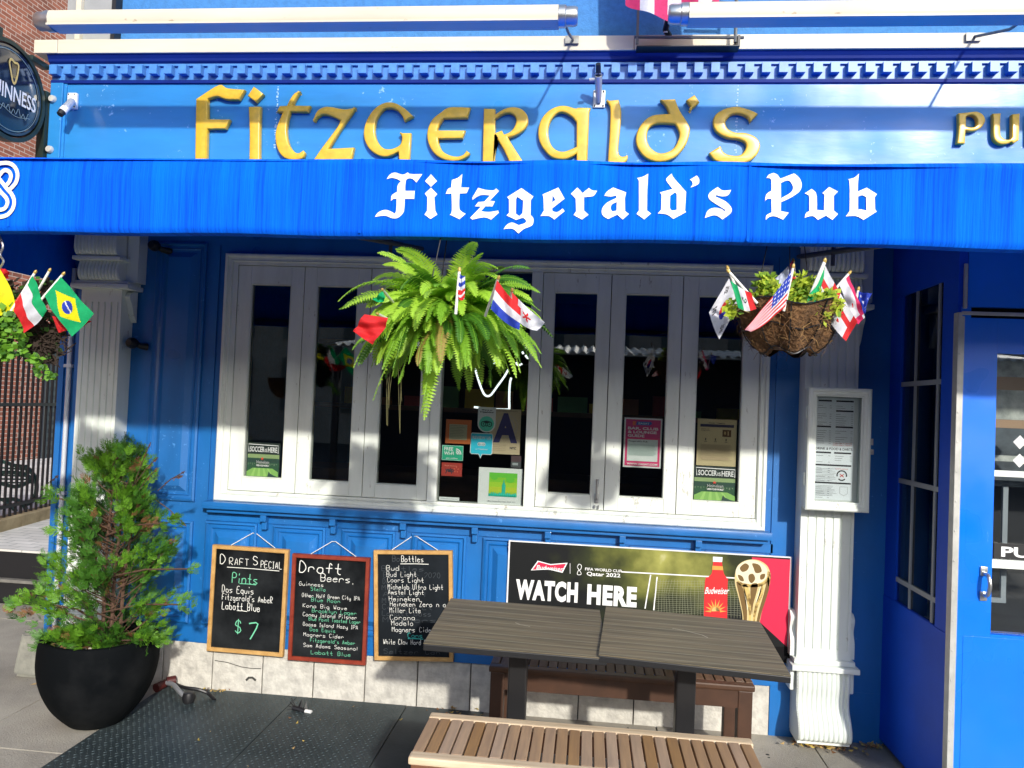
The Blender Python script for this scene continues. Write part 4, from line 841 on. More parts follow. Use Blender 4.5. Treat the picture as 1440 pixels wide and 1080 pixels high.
def guide(R, T, Pg, D, Ln):
    R(0, 1, 0, 1, (.75, .72, .74)); R(.04, .96, .03, .97, (.60, .03, .14)); R(.04, .96, .60, .97, (.45, .03, .14)); R(.22, .30, .85, .93, (.65, .12, .05))
    Pg([(.30, .86), (.34, .93), (.70, .93), (.74, .89), (.66, .855)], (.03, .08, .35)); T("ZAGAT", .36, .875, .3, .035, (.5, .7, .9), .02)
    for i, s in enumerate(("BAR, CLUB", "& LOUNGE", "GUIDE")): T(s, .10, .765-i*.075, (.80, .76, .44)[i], .052, (.85, .78, .8), .03)
    R(.10, .90, .13, .57, (.55, .66, .58)); R(.12, .88, .14, .24, (.75, .8, .78)); T("Fitzgerald's Pub", .13, .515, .5, .032, INKc, .012)
    for i in range(12): Ln([(.13, .46-i*.019), (.13+U(.66, .74), .46-i*.019)], .0015, (.22, .30, .27))
    T("WWW.ZAGAT.COM", .10, .055, .80, .04, (.85, .8, .82), .02)
poster("guide_poster", "magenta bar, club and lounge guide sheet taped inside the window", "poster", .185, .378, 1.30, 1.555, guide)
def news(R, T, Pg, D, Ln):
    R(0, 1, 0, 1, (.48, .37, .21)); R(.07, .93, .83, .89, (.03, .02, .06)); T("THE TIMES", .28, .90, .42, .03, INKc, .01); T("Restaurant", .10, .775, .2, .02, INKc); T("Fitzgerald's", .10, .745, .22, .018, INKc)
    R(.64, .86, .63, .78, (.10, .04, .012)); R(.68, .73, .68, .74, (.4, .25, .1)); R(.77, .80, .66, .75, (.45, .3, .14))
    for x in (.20, .45, .72): R(x, x+.03, .54, .59, (.08, .07, .05)); R(x-.02, x+.05, .51, .525, (.15, .12, .08))
    for i in range(20): Ln([(.09, .45-i*.0165), (.09+U(.72, .80), .45-i*.0165)], .0014, (.20, .15, .09))
poster("news_clipping", "tan newspaper review page taped above the stadium poster at the window's right end", "newspaper page", .556, .752, 1.3275, 1.565, news)
def grade(R, T, Pg, D, Ln):
    R(0, 1, 0, 1, (.40, .31, .20)); T("SANITARY INSPECTION GRADE", .12, .94, .76, .025, (.12, .09, .06)); D(.55, .62, .37, (.36, .30, .24)); D(.55, .62, .33, (.40, .31, .20)); D(.55, .62, .26, (.34, .30, .27)); D(.55, .62, .22, (.40, .31, .20))
    T("A", .13, .30, .78, .60, (.025, .02, .10), .055); T("NYC", .68, .12, .2, .05, INKc, .05)
    for i in range(4): Ln([(.08, .20-i*.04), (.55, .20-i*.04)], .0012, (.22, .16, .1))
poster("grade_card", "tan inspection card with a big dark blue letter A in the middle window", "card", -.516, -.352, 1.335, 1.572, grade, y=GY+.0035)
def owl(R, T, Pg, D, Ln, x=.5, y=.33, k=1.0, dark=(.01, .03, .03), lite=(.08, .50, .36)):
    D(x-.17*k, y, .15*k, dark); D(x+.17*k, y, .15*k, dark); D(x-.17*k, y, .10*k, lite); D(x+.17*k, y, .10*k, lite); D(x-.17*k, y, .045*k, dark); D(x+.17*k, y, .045*k, dark); Pg([(x-.3*k, y+.09*k), (x, y+.14*k), (x+.3*k, y+.09*k), (x, y+.02*k)], dark); Pg([(x-.05*k, y-.05*k), (x+.05*k, y-.05*k), (x, y-.12*k)], dark)
def trip(R, T, Pg, D, Ln):
    Pg([(0, 1), (0, .35)]+[(.5-.5*cos(pi*i/14), .34-.34*sin(pi*i/14)) for i in range(1, 14)]+[(1, .35), (1, 1)], (.78, .74, .70)); D(.5, .34, .42, (.08, .50, .36)); owl(R, T, Pg, D, Ln)
    T("We're on", .20, .86, .6, .06, INKc, .03); T("Tripadvisor", .10, .775, .8, .065, INKc, .03)
poster("owl_sticker", "white and green round-ended sticker with two owl eyes above the blue speech bubble", "sticker", -.580, -.485, 1.445, 1.578, trip)
def review(R, T, Pg, D, Ln):
    Pg([(.06, .16), (.94, .16), (1, .22), (1, .94), (.94, 1), (.06, 1), (0, .94), (0, .22)], WHc); Pg([(.38, .16), (.56, .16), (.47, 0)], WHc); Pg([(.07, .185), (.93, .185), (.97, .23), (.97, .93), (.93, .97), (.07, .97), (.03, .93), (.03, .23)], (.02, .42, .58)); Pg([(.40, .19), (.54, .19), (.47, .05)], (.02, .42, .58))
    T("REVIEW US", .09, .76, .82, .12, WHc, .015); owl(R, T, Pg, D, Ln, .5, .56, .55, WHc, (.02, .2, .25)); T("on Tripadvisor", .25, .34, .55, .06, WHc)
poster("review_sticker", "light blue speech-bubble sticker reading REVIEW US left of the letter card", "sticker", -.614, -.495, 1.307, 1.441, review)
def wifi(R, T, Pg, D, Ln):
    R(0, 1, 0, 1, (.35, .65, .5)); R(.02, .98, .03, .97, (.01, .30, .17)); T("FREE", .10, .66, .42, .24, (.75, .8, .75), .025); T("WI-FI", .10, .37, .46, .22, (.75, .8, .75), .025); T("get online", .2, .1, .55, .1, (.6, .75, .65))
    for i, r in enumerate((.08, .16, .24)): Ln([(.66+r*cos(a*pi/12), .42+r*1.5*sin(a*pi/12)) for a in range(0, 7)], .006, (.75, .8, .75))
poster("wifi_sticker", "green rectangular sticker reading FREE WI-FI near the lower left of the middle window", "sticker", -.763, -.650, 1.290, 1.368, wifi)
def yelp(R, T, Pg, D, Ln):
    R(0, 1, 0, 1, (.30, .025, .015)); T("People love us on", .15, .74, .6, .09, (.55, .2, .15)); T("yelp", .18, .30, .42, .34, INKc, .04)
    for k in range(5):
        a = k*2*pi/5+.3; Pg([(.72+.04*cos(a), .5+.07*sin(a)), (.72+.13*cos(a-.25), .5+.24*sin(a-.25)), (.72+.13*cos(a+.25), .5+.24*sin(a+.25))], (.5, .1, .06))
poster("yelp_sticker", "dark red sticker with a small burst under the green one", "sticker", -.762, -.652, 1.207, 1.277, yelp)
def cert(R, T, Pg, D, Ln):
    R(0, 1, 0, 1, (.42, .10, .02)); R(.14, .84, .16, .80, (.30, .27, .17))
    for i in range(9): Ln([(.18, .74-i*.065), (.18+U(.45, .60), .74-i*.065)], .0016, (.12, .11, .07))
poster("certificate", "small orange framed certificate at the left edge of the middle window", "certificate", -.748, -.612, 1.379, 1.506, cert)
def empire(R, T, Pg, D, Ln):
    R(0, 1, 0, 1, (.66, .66, .74)); G = [(.10, .42, .03), (.18, .45, .02), (.28, .48, .02), (.38, .46, .02), (.28, .45, .03)]
    for i in range(5): R(.24, .88, .74-i*.13, .87-i*.13, G[i])
    D(.72, .70, .10, (.10, .42, .03), .8); D(.36, .74, .08, (.10, .42, .03), .7)
    TL = (.01, .36, .26); R(.24, .88, .22, .29, TL); R(.54, .62, .24, .55, TL); R(.555, .605, .55, .60, TL); R(.572, .588, .60, .68, TL)
    for i in range(14): R(.25+i*.045, .28+i*.045, .25, .29+.04*abs(sin(i*2.3)), TL)
    T("Blue Rating Plus New York City", .24, .08, .62, .025, INKc)
poster("skyline_card", "white card with a green and yellow skyline square at the bottom of the middle window", "card", -.562, -.330, 1.072, 1.262, empire)
def strip(R, T, Pg, D, Ln): R(0, 1, 0, 1, (.75, .75, .78)); Ln([(.05, .5), (.9, .5)], .002, (.2, .2, .25))
poster("label_strip", "thin white label strip in the bottom left corner of the middle window", "label", -.768, -.660, 1.078, 1.096, strip)
def plate(R, T, Pg, D, Ln): R(0, 1, 0, 1, (.05, .05, .055)); R(0, 1, .5, 1, (.06, .03, .035)); R(.15, .7, .2, .4, (.25, .27, .28))
poster("license_card", "small dark card beside the green skyline card", "card", -.395, -.342, 1.268, 1.330, plate)
# neon tubes hanging inside the middle window
neon = thing("neon_sign", "white neon tube sign in the middle window, partly hidden by the fern", "neon sign", at(692, 545, Y=.06))
NE = mat("neon_white", (.9, .97, .97), .3, emit=.9); PB = lambda x, y: at(600+x/9, 480+y/9, Y=.05)
for pts in ([(615, 345), (640, 440), (690, 590), (730, 670), (770, 693), (820, 670), (900, 560), (980, 450), (1035, 355)], [(1070, 460), (1052, 540), (1045, 700), (1045, 840), (1030, 862), (900, 860), (760, 850), (600, 832)], [(855, 225), (855, 285)], [(1130, 265), (1145, 295), (1175, 300), (1210, 285)], [(1210, 130), (1225, 160)], [(1250, 175), (1270, 205), (1300, 215)]):
    MB().tube(smooth([tuple(PB(*p)) for p in pts], 3), .0055, 8).build("neon_tube", NE, neon, True)
MB().tube([PB(700, 300), PB(700, 620)], .002, 5).tube([PB(1180, 250), PB(1180, -200)], .002, 5).tube([PB(560, 300), PB(1300, 300)], .004, 5).build("support_wire", BLACK, neon)
# dim things inside the room
bar = thing("back_bar", "dim wooden bar shelf with yellow panels seen through the glass", "bar", (-.3, 2.2, 0))
mb = MB(); mb.box(-2.0, 1.6, 1.3, 1.7, .02, 1.05); mb.box(-2.05, 1.65, 1.22, 1.72, 1.0505, 1.10); mb.build("counter", mat("bar_wood", (.12, .05, .02), .5, var=.5, vscale=6), bar)
mb = MB(); mb.box(-1.8, 1.6, .9, 1.1, 1.53, 1.56); mb.box(-1.8, 1.6, .9, 1.1, 1.95, 1.98); mb.build("shelf", mat("bar_wood", (.12, .05, .02)), bar)
mb = MB()
for i in range(16): x = -1.6+i*.2; mb.box(x, x+U(.1, .19), .91, .95, 1.5605, U(1.60, 1.70), i % 4)
mb.build("coloured_box", [mat("box_yellow", (.75, .50, .03), .6), mat("box_brown", (.42, .16, .06), .6), mat("box_red", (.5, .06, .04), .6), mat("box_green", (.12, .30, .09), .6)], bar)
for i, (x, y) in enumerate(((-1.25, .75), (-.08, .85), (.62, .75))):
    s = thing("bar_stool", ("dim bar stool seen behind the second window leaf", "dim bar stool seen behind the fourth window leaf", "dim bar stool seen behind the rightmost window leaf")[i], "stool", (x, y, .02), "bar stools inside the pub")
    MB().lathe((x, y, .74), [(0, .05), (.16, .05), (.18, .03), (.17, 0), (0, 0)], 20).build("seat", mat("stool_seat", (.25, .08, .05), .5), s, True)
    for a in range(4): MB().tube([(x+.1*cos(a*pi/2+.8), y+.1*sin(a*pi/2+.8), .74), (x+.2*cos(a*pi/2+.8), y+.2*sin(a*pi/2+.8), .022)], .014, 8).build("leg", BLKMET, s, True)

# ------------------------------------------------------------------ fittings on the front
PR = mat("round_sign_dark", (.006, .012, .022), .12, coat=1.0, var=.3, vscale=4); GRN = mat("sign_bracket_green", (.035, .06, .05), .35, metal=.5, var=.4, vscale=8)
gs = thing("round_pub_sign", "dark round projecting sign with a gold harp and white lettering at the left corner", "pub sign", (-3.1, -.31, 3.13)); gc = (-3.1, -.315, 3.13); gr = .235
MB().lathe(gc, [(0, .034), (gr*.55, .032), (gr*.85, .024), (gr*.90, .020), (gr*.92, .026), (gr*.97, .026), (gr, .015), (gr, -.015), (gr*.97, -.026), (gr*.85, -.024), (0, -.034)], 64, 0, 'X').build("face", PR, gs, True, 25)
f = MB(); n = 72; vs = []; fs = []
for k in range(n+1):
    a = 2*pi*k/n
    for r, xx in ((gr+.004, .028), (gr+.026, .028), (gr+.026, -.028), (gr+.004, -.028)): vs.append((gc[0]+xx, gc[1]+r*cos(a), gc[2]+r*sin(a)))
for k in range(n):
    for c in range(4): fs.append((k*4+c, k*4+(c+1) % 4, k*4+4+(c+1) % 4, k*4+4+c))
f.add(vs, fs); f.box(-3.125, -3.078, -.045, -.018, 2.86, 3.24, 0, bv=.004); f.box(-3.12, -3.08, -.16, -.03, 3.36, 3.39, 0, bv=.003); f.box(-3.115, -3.085, -.40, -.37, 3.37, 3.43); f.box(-3.125, -3.06, -.0175, -.0005, 2.86, 3.24); f.build("frame", GRN, gs, True, 30)
mb = MB(); Yx = -3.1+.0345
put_text(mb, "GUINNESS", (Yx, gc[1]-.175, 3.078), w=.355, h=.080, m=0, bold=.015, u=(0, 1, 0)); sg = [(Yx+.001, gc[1]-.13+.26*i/40, 3.03+.016*sin(i*1.15)+.008*sin(i*.5)) for i in range(41)]
mb.ribbon(sg, .0035, (1, 0, 0), 2); mb.ribbon([(Yx+.0013, gc[1]-.13+.27*i/30, 3.018+.012*sin(i*.25)) for i in range(31)], .0025, (1, 0, 0), 2)
hp = smooth([(-.035, .105), (-.045, .14), (-.03, .165), (-.005, .155), (.02, .158), (.03, .145), (.025, .09), (.012, .04), (.0, .025), (-.012, .04), (-.035, .105)], 4)
mb.ribbon([(Yx+.0005, gc[1]+.015+a*.85, 3.150+b*.85) for a, b in hp], .011, (1, 0, 0), 1)
for i in range(5): mb.ribbon([(Yx+.0006, gc[1]-.005+i*.008, 3.275), (Yx+.0006, gc[1]+.008+i*.004, 3.20)], .0016, (1, 0, 0), 1)
mb.ribbon([(Yx-.006, gc[1]+gr*.88*cos(pi*k/30), 3.13+gr*.88*sin(pi*k/30)) for k in range(61)], .003, (1, 0, 0), 2); mb.fixn = False
mb.build("lettering", [mat("sign_white", (.75, .75, .72), .5), mat("harp_gold", (.62, .45, .14), .4), mat("sign_silver", (.22, .30, .30), .5)], gs)
mb = MB()
for z in (3.20, 2.915): mb.lathe((-3.055, -.021, z), [(0, -.018), (.016, -.018), (.020, -.012), (.022, 0)], 16, 0, 'Y')
mb.build("bolt", mat("bolt_cream", (.6, .6, .55), .4, metal=.3), gs, True)
def camera_unit():
    t = thing("security_camera", "small white bullet security camera beside the round sign", "camera", (-2.94, 0, 3.15)); p = at(103, 143, Y=-.005); a, b = at(102, 142, Y=-.07), at(84, 161, Y=-.13)
    MB().box(p.x-.026, p.x+.03, -.022, -.0008, p.z-.045, p.z+.045, 0, bv=.006).build("mount_plate", mat("plastic_white", (.78, .78, .77), .4), t)
    m = MB(); m.tube([(p.x, -.02, p.z), a], .014, 10); m.tube([a, a+(b-a)*.8], [.019, .022], 16); m.build("body", MATS["plastic_white"], t, True)
    MB().tube([a+(b-a)*.8, b], [.0185, .0175], 16).build("lens", BLACK, t, True); q = MB()
    for dx, dz in ((-.017, .035), (.02, .035), (-.017, -.035), (.02, -.035)): q.lathe((p.x+dx, -.0225, p.z+dz), [(0, -.002), (.004, -.002), (.004, 0)], 8, 0, 'Y')
    q.build("screw", BLKMET, t)
camera_unit()
fm = thing("flagpole_holder", "grey metal flagpole holder bolted over the gold lettering", "bracket", (-.01, 0, 3.22)); c = at(842.5, 139, Y=-.01)
MB().box(c.x-.031, c.x+.031, -.012, -.0008, c.z-.047, c.z+.047, 0, bv=.004).build("plate", mat("cast_grey", (.5, .52, .52), .4, metal=.4), fm)
t0, t1 = at(842, 143, Y=-.02), at(841.5, 106, Y=-.14); q = MB(); q.tube([t0, t0+(t1-t0)*.25, t1], [.013, .016, .019], 14); q.lathe(tuple(t1+V3((0, .0, 0))), [(.019, -.002), (.023, 0), (.019, .004)], 14); q.tube([t1-V3((.018, 0, .02)), t1-V3((.045, 0, .022))], .008, 8); q.build("socket", MATS["cast_grey"], fm, True)
MB().tube([t1, t1+(t1-t0)*.42], [.014, .013], 10).build("pole_stub", BLACK, fm, True)
q = MB()
for dx in (-.022, .022):
    for dz in (-.037, .037): q.lathe((c.x+dx, -.0125, c.z+dz), [(0, -.003), (.005, -.003), (.005, 0)], 8, 0, 'Y')
q.build("screw", BLKMET, fm)
for i, (x, z, yy, lab) in enumerate(((-2.475, 1.845, -.075, "black round spotlight on the side of the left pilaster"), (-2.37, 2.375, -.09, "black round lamp high under the awning beside the left pilaster"))):
    t = thing("wall_spotlight", lab, "spotlight", (x, 0, z), "black spotlights by the left pilaster")
    MB().lathe((x, yy, z), [(0, -.032), (.018, -.03), (.029, -.012), (.031, .008), (.024, .03), (0, .036)], 18, 0, 'Y').build("head", BLKMET, t, True)
    MB().tube([(x, yy+.02, z), (x+.02, yy+.045, z-.012), (x+.045, -.001, z-.015)], [.014, .016, .02], 10).build("bracket", BLACK, t, True)
pipe = thing("downpipe", "slim pale grey vertical pipe between the blue corner boards", "pipe", (-2.86, -.03, 0)); MB().tube([(-2.862, -.030, .0), (-2.862, -.030, 2.25)], .0125, 12).build("tube", mat("pipe_grey", (.62, .66, .72), .35, metal=.2), pipe, True)
q = MB()
for z in (.35, 1.0, 1.7): q.box(-2.885, -2.839, -.046, -.0125, z, z+.018, 0, bv=.003)
q.build("clip", MATS["pipe_grey"], pipe)
# striped flag in its frame over the cornice
fb = thing("flag_frame", "black steel hinged frame bolted across the white fascia, under the striped flag", "flag frame", at(966, 52, Y=-.2)); q = MB(); A = lambda x, y, Y=-.12: at(x, y, Y=Y)
q.tube([A(899, -40), A(896, 62)], .007, 8); q.tube([A(1037, -40), A(1034, 60)], .009, 8); q.tube([A(892, 52), A(1046, 53)], .008, 8); q.tube([A(985, 4), A(1036, 5)], .009, 8); q.build("bar", mat("frame_grey", (.16, .17, .17), .4, metal=.7), fb, True)
q = MB(); a, b = A(895, 66), A(1040, 65); q.box(a.x, b.x, -.135, -.0625, a.z-.004, a.z); q.box(b.x-.012, b.x, -.135, -.0625, a.z, a.z+.05); q.build("base_plate", BLKMET, fb)
q = MB(); q.tube([A(941, 20, -.2), A(936, 42, -.1)], [.013, .016], 10); q.tube([A(936, 42, -.1), A(941, 50, -.065)], .016, 10); q.build("pole_stub", BLKMET, fb, True)
# ------------------------------------------------------------------ beyond the left corner
st = thing("side_steps", "black painted step and pale brick landing beside the pub's left corner", "steps", (-5.5, 1.3, 0))
q = MB(); q.box(-9, -2.96, 1.26, 1.5, -.14, .145); q.box(-9, -2.96, 1.30, 12, -.14, .362); q.build("riser", BLACK, st)
q = MB(); q.box(-9, -2.96, 1.245, 1.299, .1455, .168, 0, bv=.003); q.build("tread", mat("tread_grey", (.22, .21, .19), .7, var=.4, vscale=20), st)
q = MB(); q.box(-9, -2.96, 1.285, 12, .3625, .378); q.build("landing", brickmat("pale_pavers", (.72, .70, .66), (.60, .58, .54), (.40, .40, .38), (0, 1, 2), 1.0, .2, .1), st)
pa, pb = at(0, 749, Z=.378), at(68, 730, Z=.378); dr = (pb-pa).normalized()
FQ = lambda s: pa + dr*s
kb = thing("fence_kerb", "low yellowish stone kerb under the black iron fence", "kerb", (pa.x, pa.y, .378)); q = MB(); nx = V3((-dr.y, dr.x, 0))
a, b = FQ(-3), FQ(5)
for s0, s1 in ((-3, -.9), (-.895, .30), (.305, 2.4), (2.405, 5)):
    a, b = FQ(s0), FQ(s1); c = [a, b, b+nx*.16, a+nx*.16]; vs = [V3((p.x, p.y, z)) for z in (.3785, .47) for p in c]; q.add(vs, [(0, 1, 2, 3), (4, 5, 6, 7), (0, 1, 5, 4), (1, 2, 6, 5), (2, 3, 7, 6), (3, 0, 4, 7)])
q.build("block", mat("kerb_stone", (.42, .34, .20), .85, var=.5, vscale=8, c2=(.22, .17, .09)), kb)
fe = thing("iron_fence", "black wrought iron fence of thin upright bars beside the pub", "fence", (pa.x, pa.y, .47)); ft = 1.86
nb = nx*.08
def bar_at(s, r, z0, z1, nm): p = FQ(s)+nb; return MB().box(p.x-r, p.x+r, p.y-r, p.y+r, z0, z1)
for s in [-1.9+.080*i for i in range(82)]: bar_at(s, .008, .471, ft, "bar").build("bar", BLKMET, fe)
for z in (.56, 1.42, ft):
    a, b = FQ(-2)+nb, FQ(4.8)+nb; MB().add([V3((p.x, p.y, zz))+nx*o for zz in (z-.014, z+.014) for p, o in ((a, -.014), (b, -.014), (b, .014), (a, .014))], [(0, 1, 2, 3), (4, 5, 6, 7), (0, 1, 5, 4), (1, 2, 6, 5), (2, 3, 7, 6), (3, 0, 4, 7)]).build("rail", BLKMET, fe)
for px in (14,):
    pp = at(px, 745, Z=.46); s = (pp-pa).dot(dr); p = FQ(s)+nb; m = MB(); m.box(p.x-.04, p.x+.04, p.y-.04, p.y+.04, .4705, ft+.03); m.lathe((p.x, p.y, ft+.03), [(.05, 0), (.05, .02), (.03, .035), (.04, .06), (.02, .085), (0, .09)], 14); m.tube([(p.x, p.y, 1.3), (p.x-.5, p.y+.1, .5)], .016, 8); m.build("post", BLKMET, fe)
nbld = thing("brick_building", "red brick building across the side yard with a dark shuttered window", "building", (-9.5, 8, 0))
q = MB(); q.box(-10.5, -9.0, -12, 30, -.14, 11); q.build("wall", brickmat("red_brick", (.36, .12, .07), (.20, .065, .04), (.50, .40, .34), (1, 2, 0)), nbld)
wa, wb = at(55, 656, X=-9), at(92, 500, X=-9); wz = at(57, 656, X=-9).z
f = MB(); f.box(-9.03, -8.97, wa.y, wa.y+1.5, wz+.1, wz+2.2, 0); f.build("window", mat("dark_window", (.02, .03, .045), .3), nbld)
q = MB(); q.box(-9.05, -8.90, wa.y-.1, wa.y+1.6, wz-.02, wz+.0995); q.build("window_sill", mat("sill_white", (.7, .68, .62), .7), nbld)
q = MB()
for i in range(14): q.box(-8.9695, -8.955, wa.y+.08, wa.y+1.42, wz+.2+i*.14, wz+.27+i*.14)
for yy in (wa.y, wa.y+.72, wa.y+1.44): q.box(-8.9695, -8.94, yy, yy+.06, wz+.1, wz+2.2)
q.build("shutter", mat("shutter_green", (.045, .06, .065), .5), nbld)
gb = thing("garden_bench", "dark green curved cast iron garden seat behind the fence", "garden seat", (-6.3, 3.6, .378)); IG = mat("dark_green_iron", (.012, .045, .035), .4, metal=.3)
GP = lambda x, y, d=0: at(x/4.5, 560+y/4.5, Y=2.9+d)
q = MB()
for pts in ([(-160, 420), (-60, 405), (10, 400), (90, 425), (170, 440), (215, 490), (232, 560), (215, 640), (170, 670), (130, 655)], [(0, 470), (80, 470), (150, 480), (205, 510)], [(10, 540), (90, 560), (150, 545), (210, 510)], [(-120, 600), (0, 640), (100, 640), (160, 690), (170, 760)], [(20, 640), (90, 700), (120, 760)]):
    q.tube(smooth([tuple(GP(*p)) for p in pts], 4), .020, 6)
q.build("frame", IG, gb, True); q = MB()
for i in range(9): q.tube([GP(-90+i*32, 415+abs(i-4)*1.5), GP(-100+i*34, 545)], .011, 6)
for i in range(5): q.tube([GP(-120, 430+i*26), GP(205, 455+i*20)], .009, 6)
q.build("lattice", IG, gb, True)
cb = thing("corner_block", "grey concrete guard block at the foot of the pub's left corner", "concrete block", (-2.98, -.05, 0)); b = bmesh.new(); bmesh.ops.create_cube(b, size=1)
for v in b.verts: v.co = V3((-2.995+v.co.x*(.17 if v.co.z < 0 else .12), .02+v.co.y*(.17 if v.co.z < 0 else .12), (v.co.z+.5)*.245))
bmesh.ops.bevel(b, geom=b.edges[:], offset=.022, segments=3, affect='EDGES'); MB().bm(b).build("block", mat("grey_concrete", (.30, .30, .25), .85, var=.4, vscale=12, bump=.4, c2=(.17, .17, .15)), cb, True)

# the far side of the street, seen only as reflections
ob = thing("brick_row_house", "brick row across the street, mirrored in the window glass", "building", (0, -24, 0)); q = MB(); q.box(-32, 32, -27, -24, -.15, 6.6); q.build("wall", brickmat("far_brick", (.36, .30, .26), (.30, .25, .21), (.4, .38, .35), (0, 2, 1)), ob)
w0 = MB().box(-30.4, -29.2, -24.02, -23.96, 1.2, 3.2).build("window", mat("dark_window", (.02, .03, .045)), ob)
for i in range(26):
    for j in range(2):
        if i or j: dup(w0, ob, (i*2.35, 0, j*2.5-(.0 if j else .2)))
q = MB(); q.box(-32, 32, -23.999, -23.7, 6.4, 6.65); q.build("cornice", CREAM, ob)
ds = thing("dining_shed", "kerbside dining shelter with white corrugated roof, mirrored in the window glass", "shelter", (.5, -9.7, -.15)); q = MB()
q.grid(lambda u, v: (-4.5+11*u, -9.0-2.0*v, 2.52+.03*sin(u*11*2*pi/.16)+.25*v), 420, 1); q.build("roof", mat("corrugated_white", (.7, .72, .7), .5), ds); q = MB(); q.box(-4.5, 6.5, -11, -10.9, -.14, 2.6); q.build("back_wall", mat("shed_dark", (.03, .035, .05), .7), ds)
for x in (-4.4, -1, 2.6, 6.4): MB().box(x-.05, x+.05, -9.1, -9.0, -.149, 2.48).build("post", mat("shed_post", (.1, .1, .1), .6), ds)

# ------------------------------------------------------------------ steel cellar plate and small things on the ground
hp = thing("cellar_hatch", "dark steel tread-plate cellar hatch set in the pavement below the chalkboards", "cellar hatch", (-1.5, -.7, 0))
HM = mat("tread_steel", (.075, .095, .10), .5, metal=.35, var=.5, vscale=3, c2=(.022, .035, .04), detail=9, bump=.1, bscale=90)
q = MB()
for x0, x1 in ((-2.21, -1.475), (-1.471, -.885)): q.box(x0, x1, -1.6, -.022, .001, .008, 0, bv=.002)
q.box(-.88, -.48, -1.6, -.022, .001, .006); q.build("plate", HM, hp)
q = MB(); sp = .027; j = 0; y = -1.12
while y < -.04:
    x = -2.19+(sp/2 if j % 2 else 0)
    while x < -.9:
        if abs(x+1.473) > .012:
            a = pi/4 if (j+int(round(x/sp))) % 2 else -pi/4; ca, sa = cos(a), sin(a); L_, W_ = .0088, .0030
            pts = [(-L_, 0), (0, -W_), (L_, 0), (0, W_)]; q.add([(x+a_*ca-b_*sa, y+a_*sa+b_*ca, .0081) for a_, b_ in pts]+[(x+.5*a_*ca-.5*b_*sa, y+.5*a_*sa+.5*b_*ca, .0099) for a_, b_ in pts], [(0, 1, 5, 4), (1, 2, 6, 5), (2, 3, 7, 6), (3, 0, 4, 7), (4, 5, 6, 7)])
        x += sp
    y += sp*.8; j += 1
q.build("tread_pattern", mat("tread_worn", (.062, .088, .094), .55, metal=.3), hp)
q = MB(); p = at(425, 996, Z=.02); q.tube([(p.x-.05, p.y, .02), (p.x+.02, p.y-.012, .012)], .012, 8); q.add([(p.x-.03, p.y, .01), (p.x-.01, p.y+.015, .06), (p.x+.005, p.y, .01), (p.x-.01, p.y-.012, .01)], [(0, 1, 2), (0, 1, 3), (1, 2, 3)]); q.add([(p.x+.0, p.y, .01), (p.x+.015, p.y+.012, .055), (p.x+.03, p.y, .01), (p.x+.01, p.y-.012, .01)], [(0, 1, 2), (0, 1, 3), (1, 2, 3)])
for k in range(4): q.tube([(p.x-.03, p.y, .015), (p.x-.07, p.y+.02*k-.03, .02+.012*k)], .0018, 4)
tw = q.build("plastic_scrap", BLACK); tag(tw, "crushed black plastic scrap with a white end lying on the steel plate", "litter"); MB().tube([(p.x+.021, p.y-.012, .012), (p.x+.055, p.y-.018, .012)], .010, 8).build("white_end", mat("plastic_white", (.8, .8, .8)), tw, True)
cbx = thing("power_cable", "coiled black cable with dark red plugs lying between the pot and the stone base", "cable", (-2.05, -.12, 0)); G = lambda x, y, z=.02: at(210+x/5.333, 930+y/5.333, Z=z)
q = MB(); q.tube(smooth([tuple(G(90, 160, .03)), tuple(G(170, 170, .05)), tuple(G(230, 230, .045)), tuple(G(290, 280, .03))], 5), .012, 10, 0); q.tube(smooth([tuple(G(150, 150)), tuple(G(260, 195, .05)), tuple(G(360, 210, .05)), tuple(G(440, 240, .03)), tuple(G(490, 290, .012))], 5), .009, 8, 1); q.build("cord", [mat("cable_grey", (.22, .23, .25), .4), BLACK], cbx, True)
q = MB(); a, b = G(50, 200, .03), G(120, 165, .035); q.tube([a, b], [.024, .02], 12); a, b = G(130, 150, .05), G(195, 140, .05); q.tube([a, b], [.022, .024], 12); q.build("plug", mat("plug_red", (.07, .010, .009), .5), cbx, True); c = G(295, 275, .03)
MB().lathe(tuple(c), [(0, -.03), (.025, -.026), (.034, 0), (.026, .028), (0, .033)], 16).build("socket", BLACK, cbx, True)
LEAFC = [mat("dead_leaf_tan", (.45, .30, .12), .8), mat("dead_leaf_brown", (.22, .10, .04), .8), mat("dead_leaf_yellow", (.50, .36, .08), .8)]
q = MB()
def litter(cx, cy, sx, sy, n, s=.02):
    for i in range(n):
        x, y, a = cx+rnd.gauss(0, sx), min(cy+rnd.gauss(0, sy), -.01), U(0, 6.3); l = s*U(.5, 1.2); m = rnd.randrange(3); ca, sa = cos(a), sin(a)
        q.add([(x+l*ca, y+l*sa, .013+U(0, .01)), (x-l*.45*sa, y+l*.45*ca, .010+U(0, .008)), (x-l*ca, y-l*sa, .012+U(0, .01)), (x+l*.45*sa, y-l*.45*ca, .011)], [(0, 1, 2, 3)], m)
litter(1.20, -.10, .09, .03, 90, .016); litter(1.43, -.06, .03, .02, 30, .016); litter(-2.0, -.04, .1, .012, 30, .012); litter(-1.4, -.5, .5, .3, 16, .012); litter(-2.75, -.08, .08, .04, 20, .02); litter(-.6, -.06, .12, .03, 24, .014)
q.fixn = False
tag(q.build("leaf_litter", LEAFC), kind="stuff", label="scattered dry leaves along the foot of the pub front", cat="leaf litter")

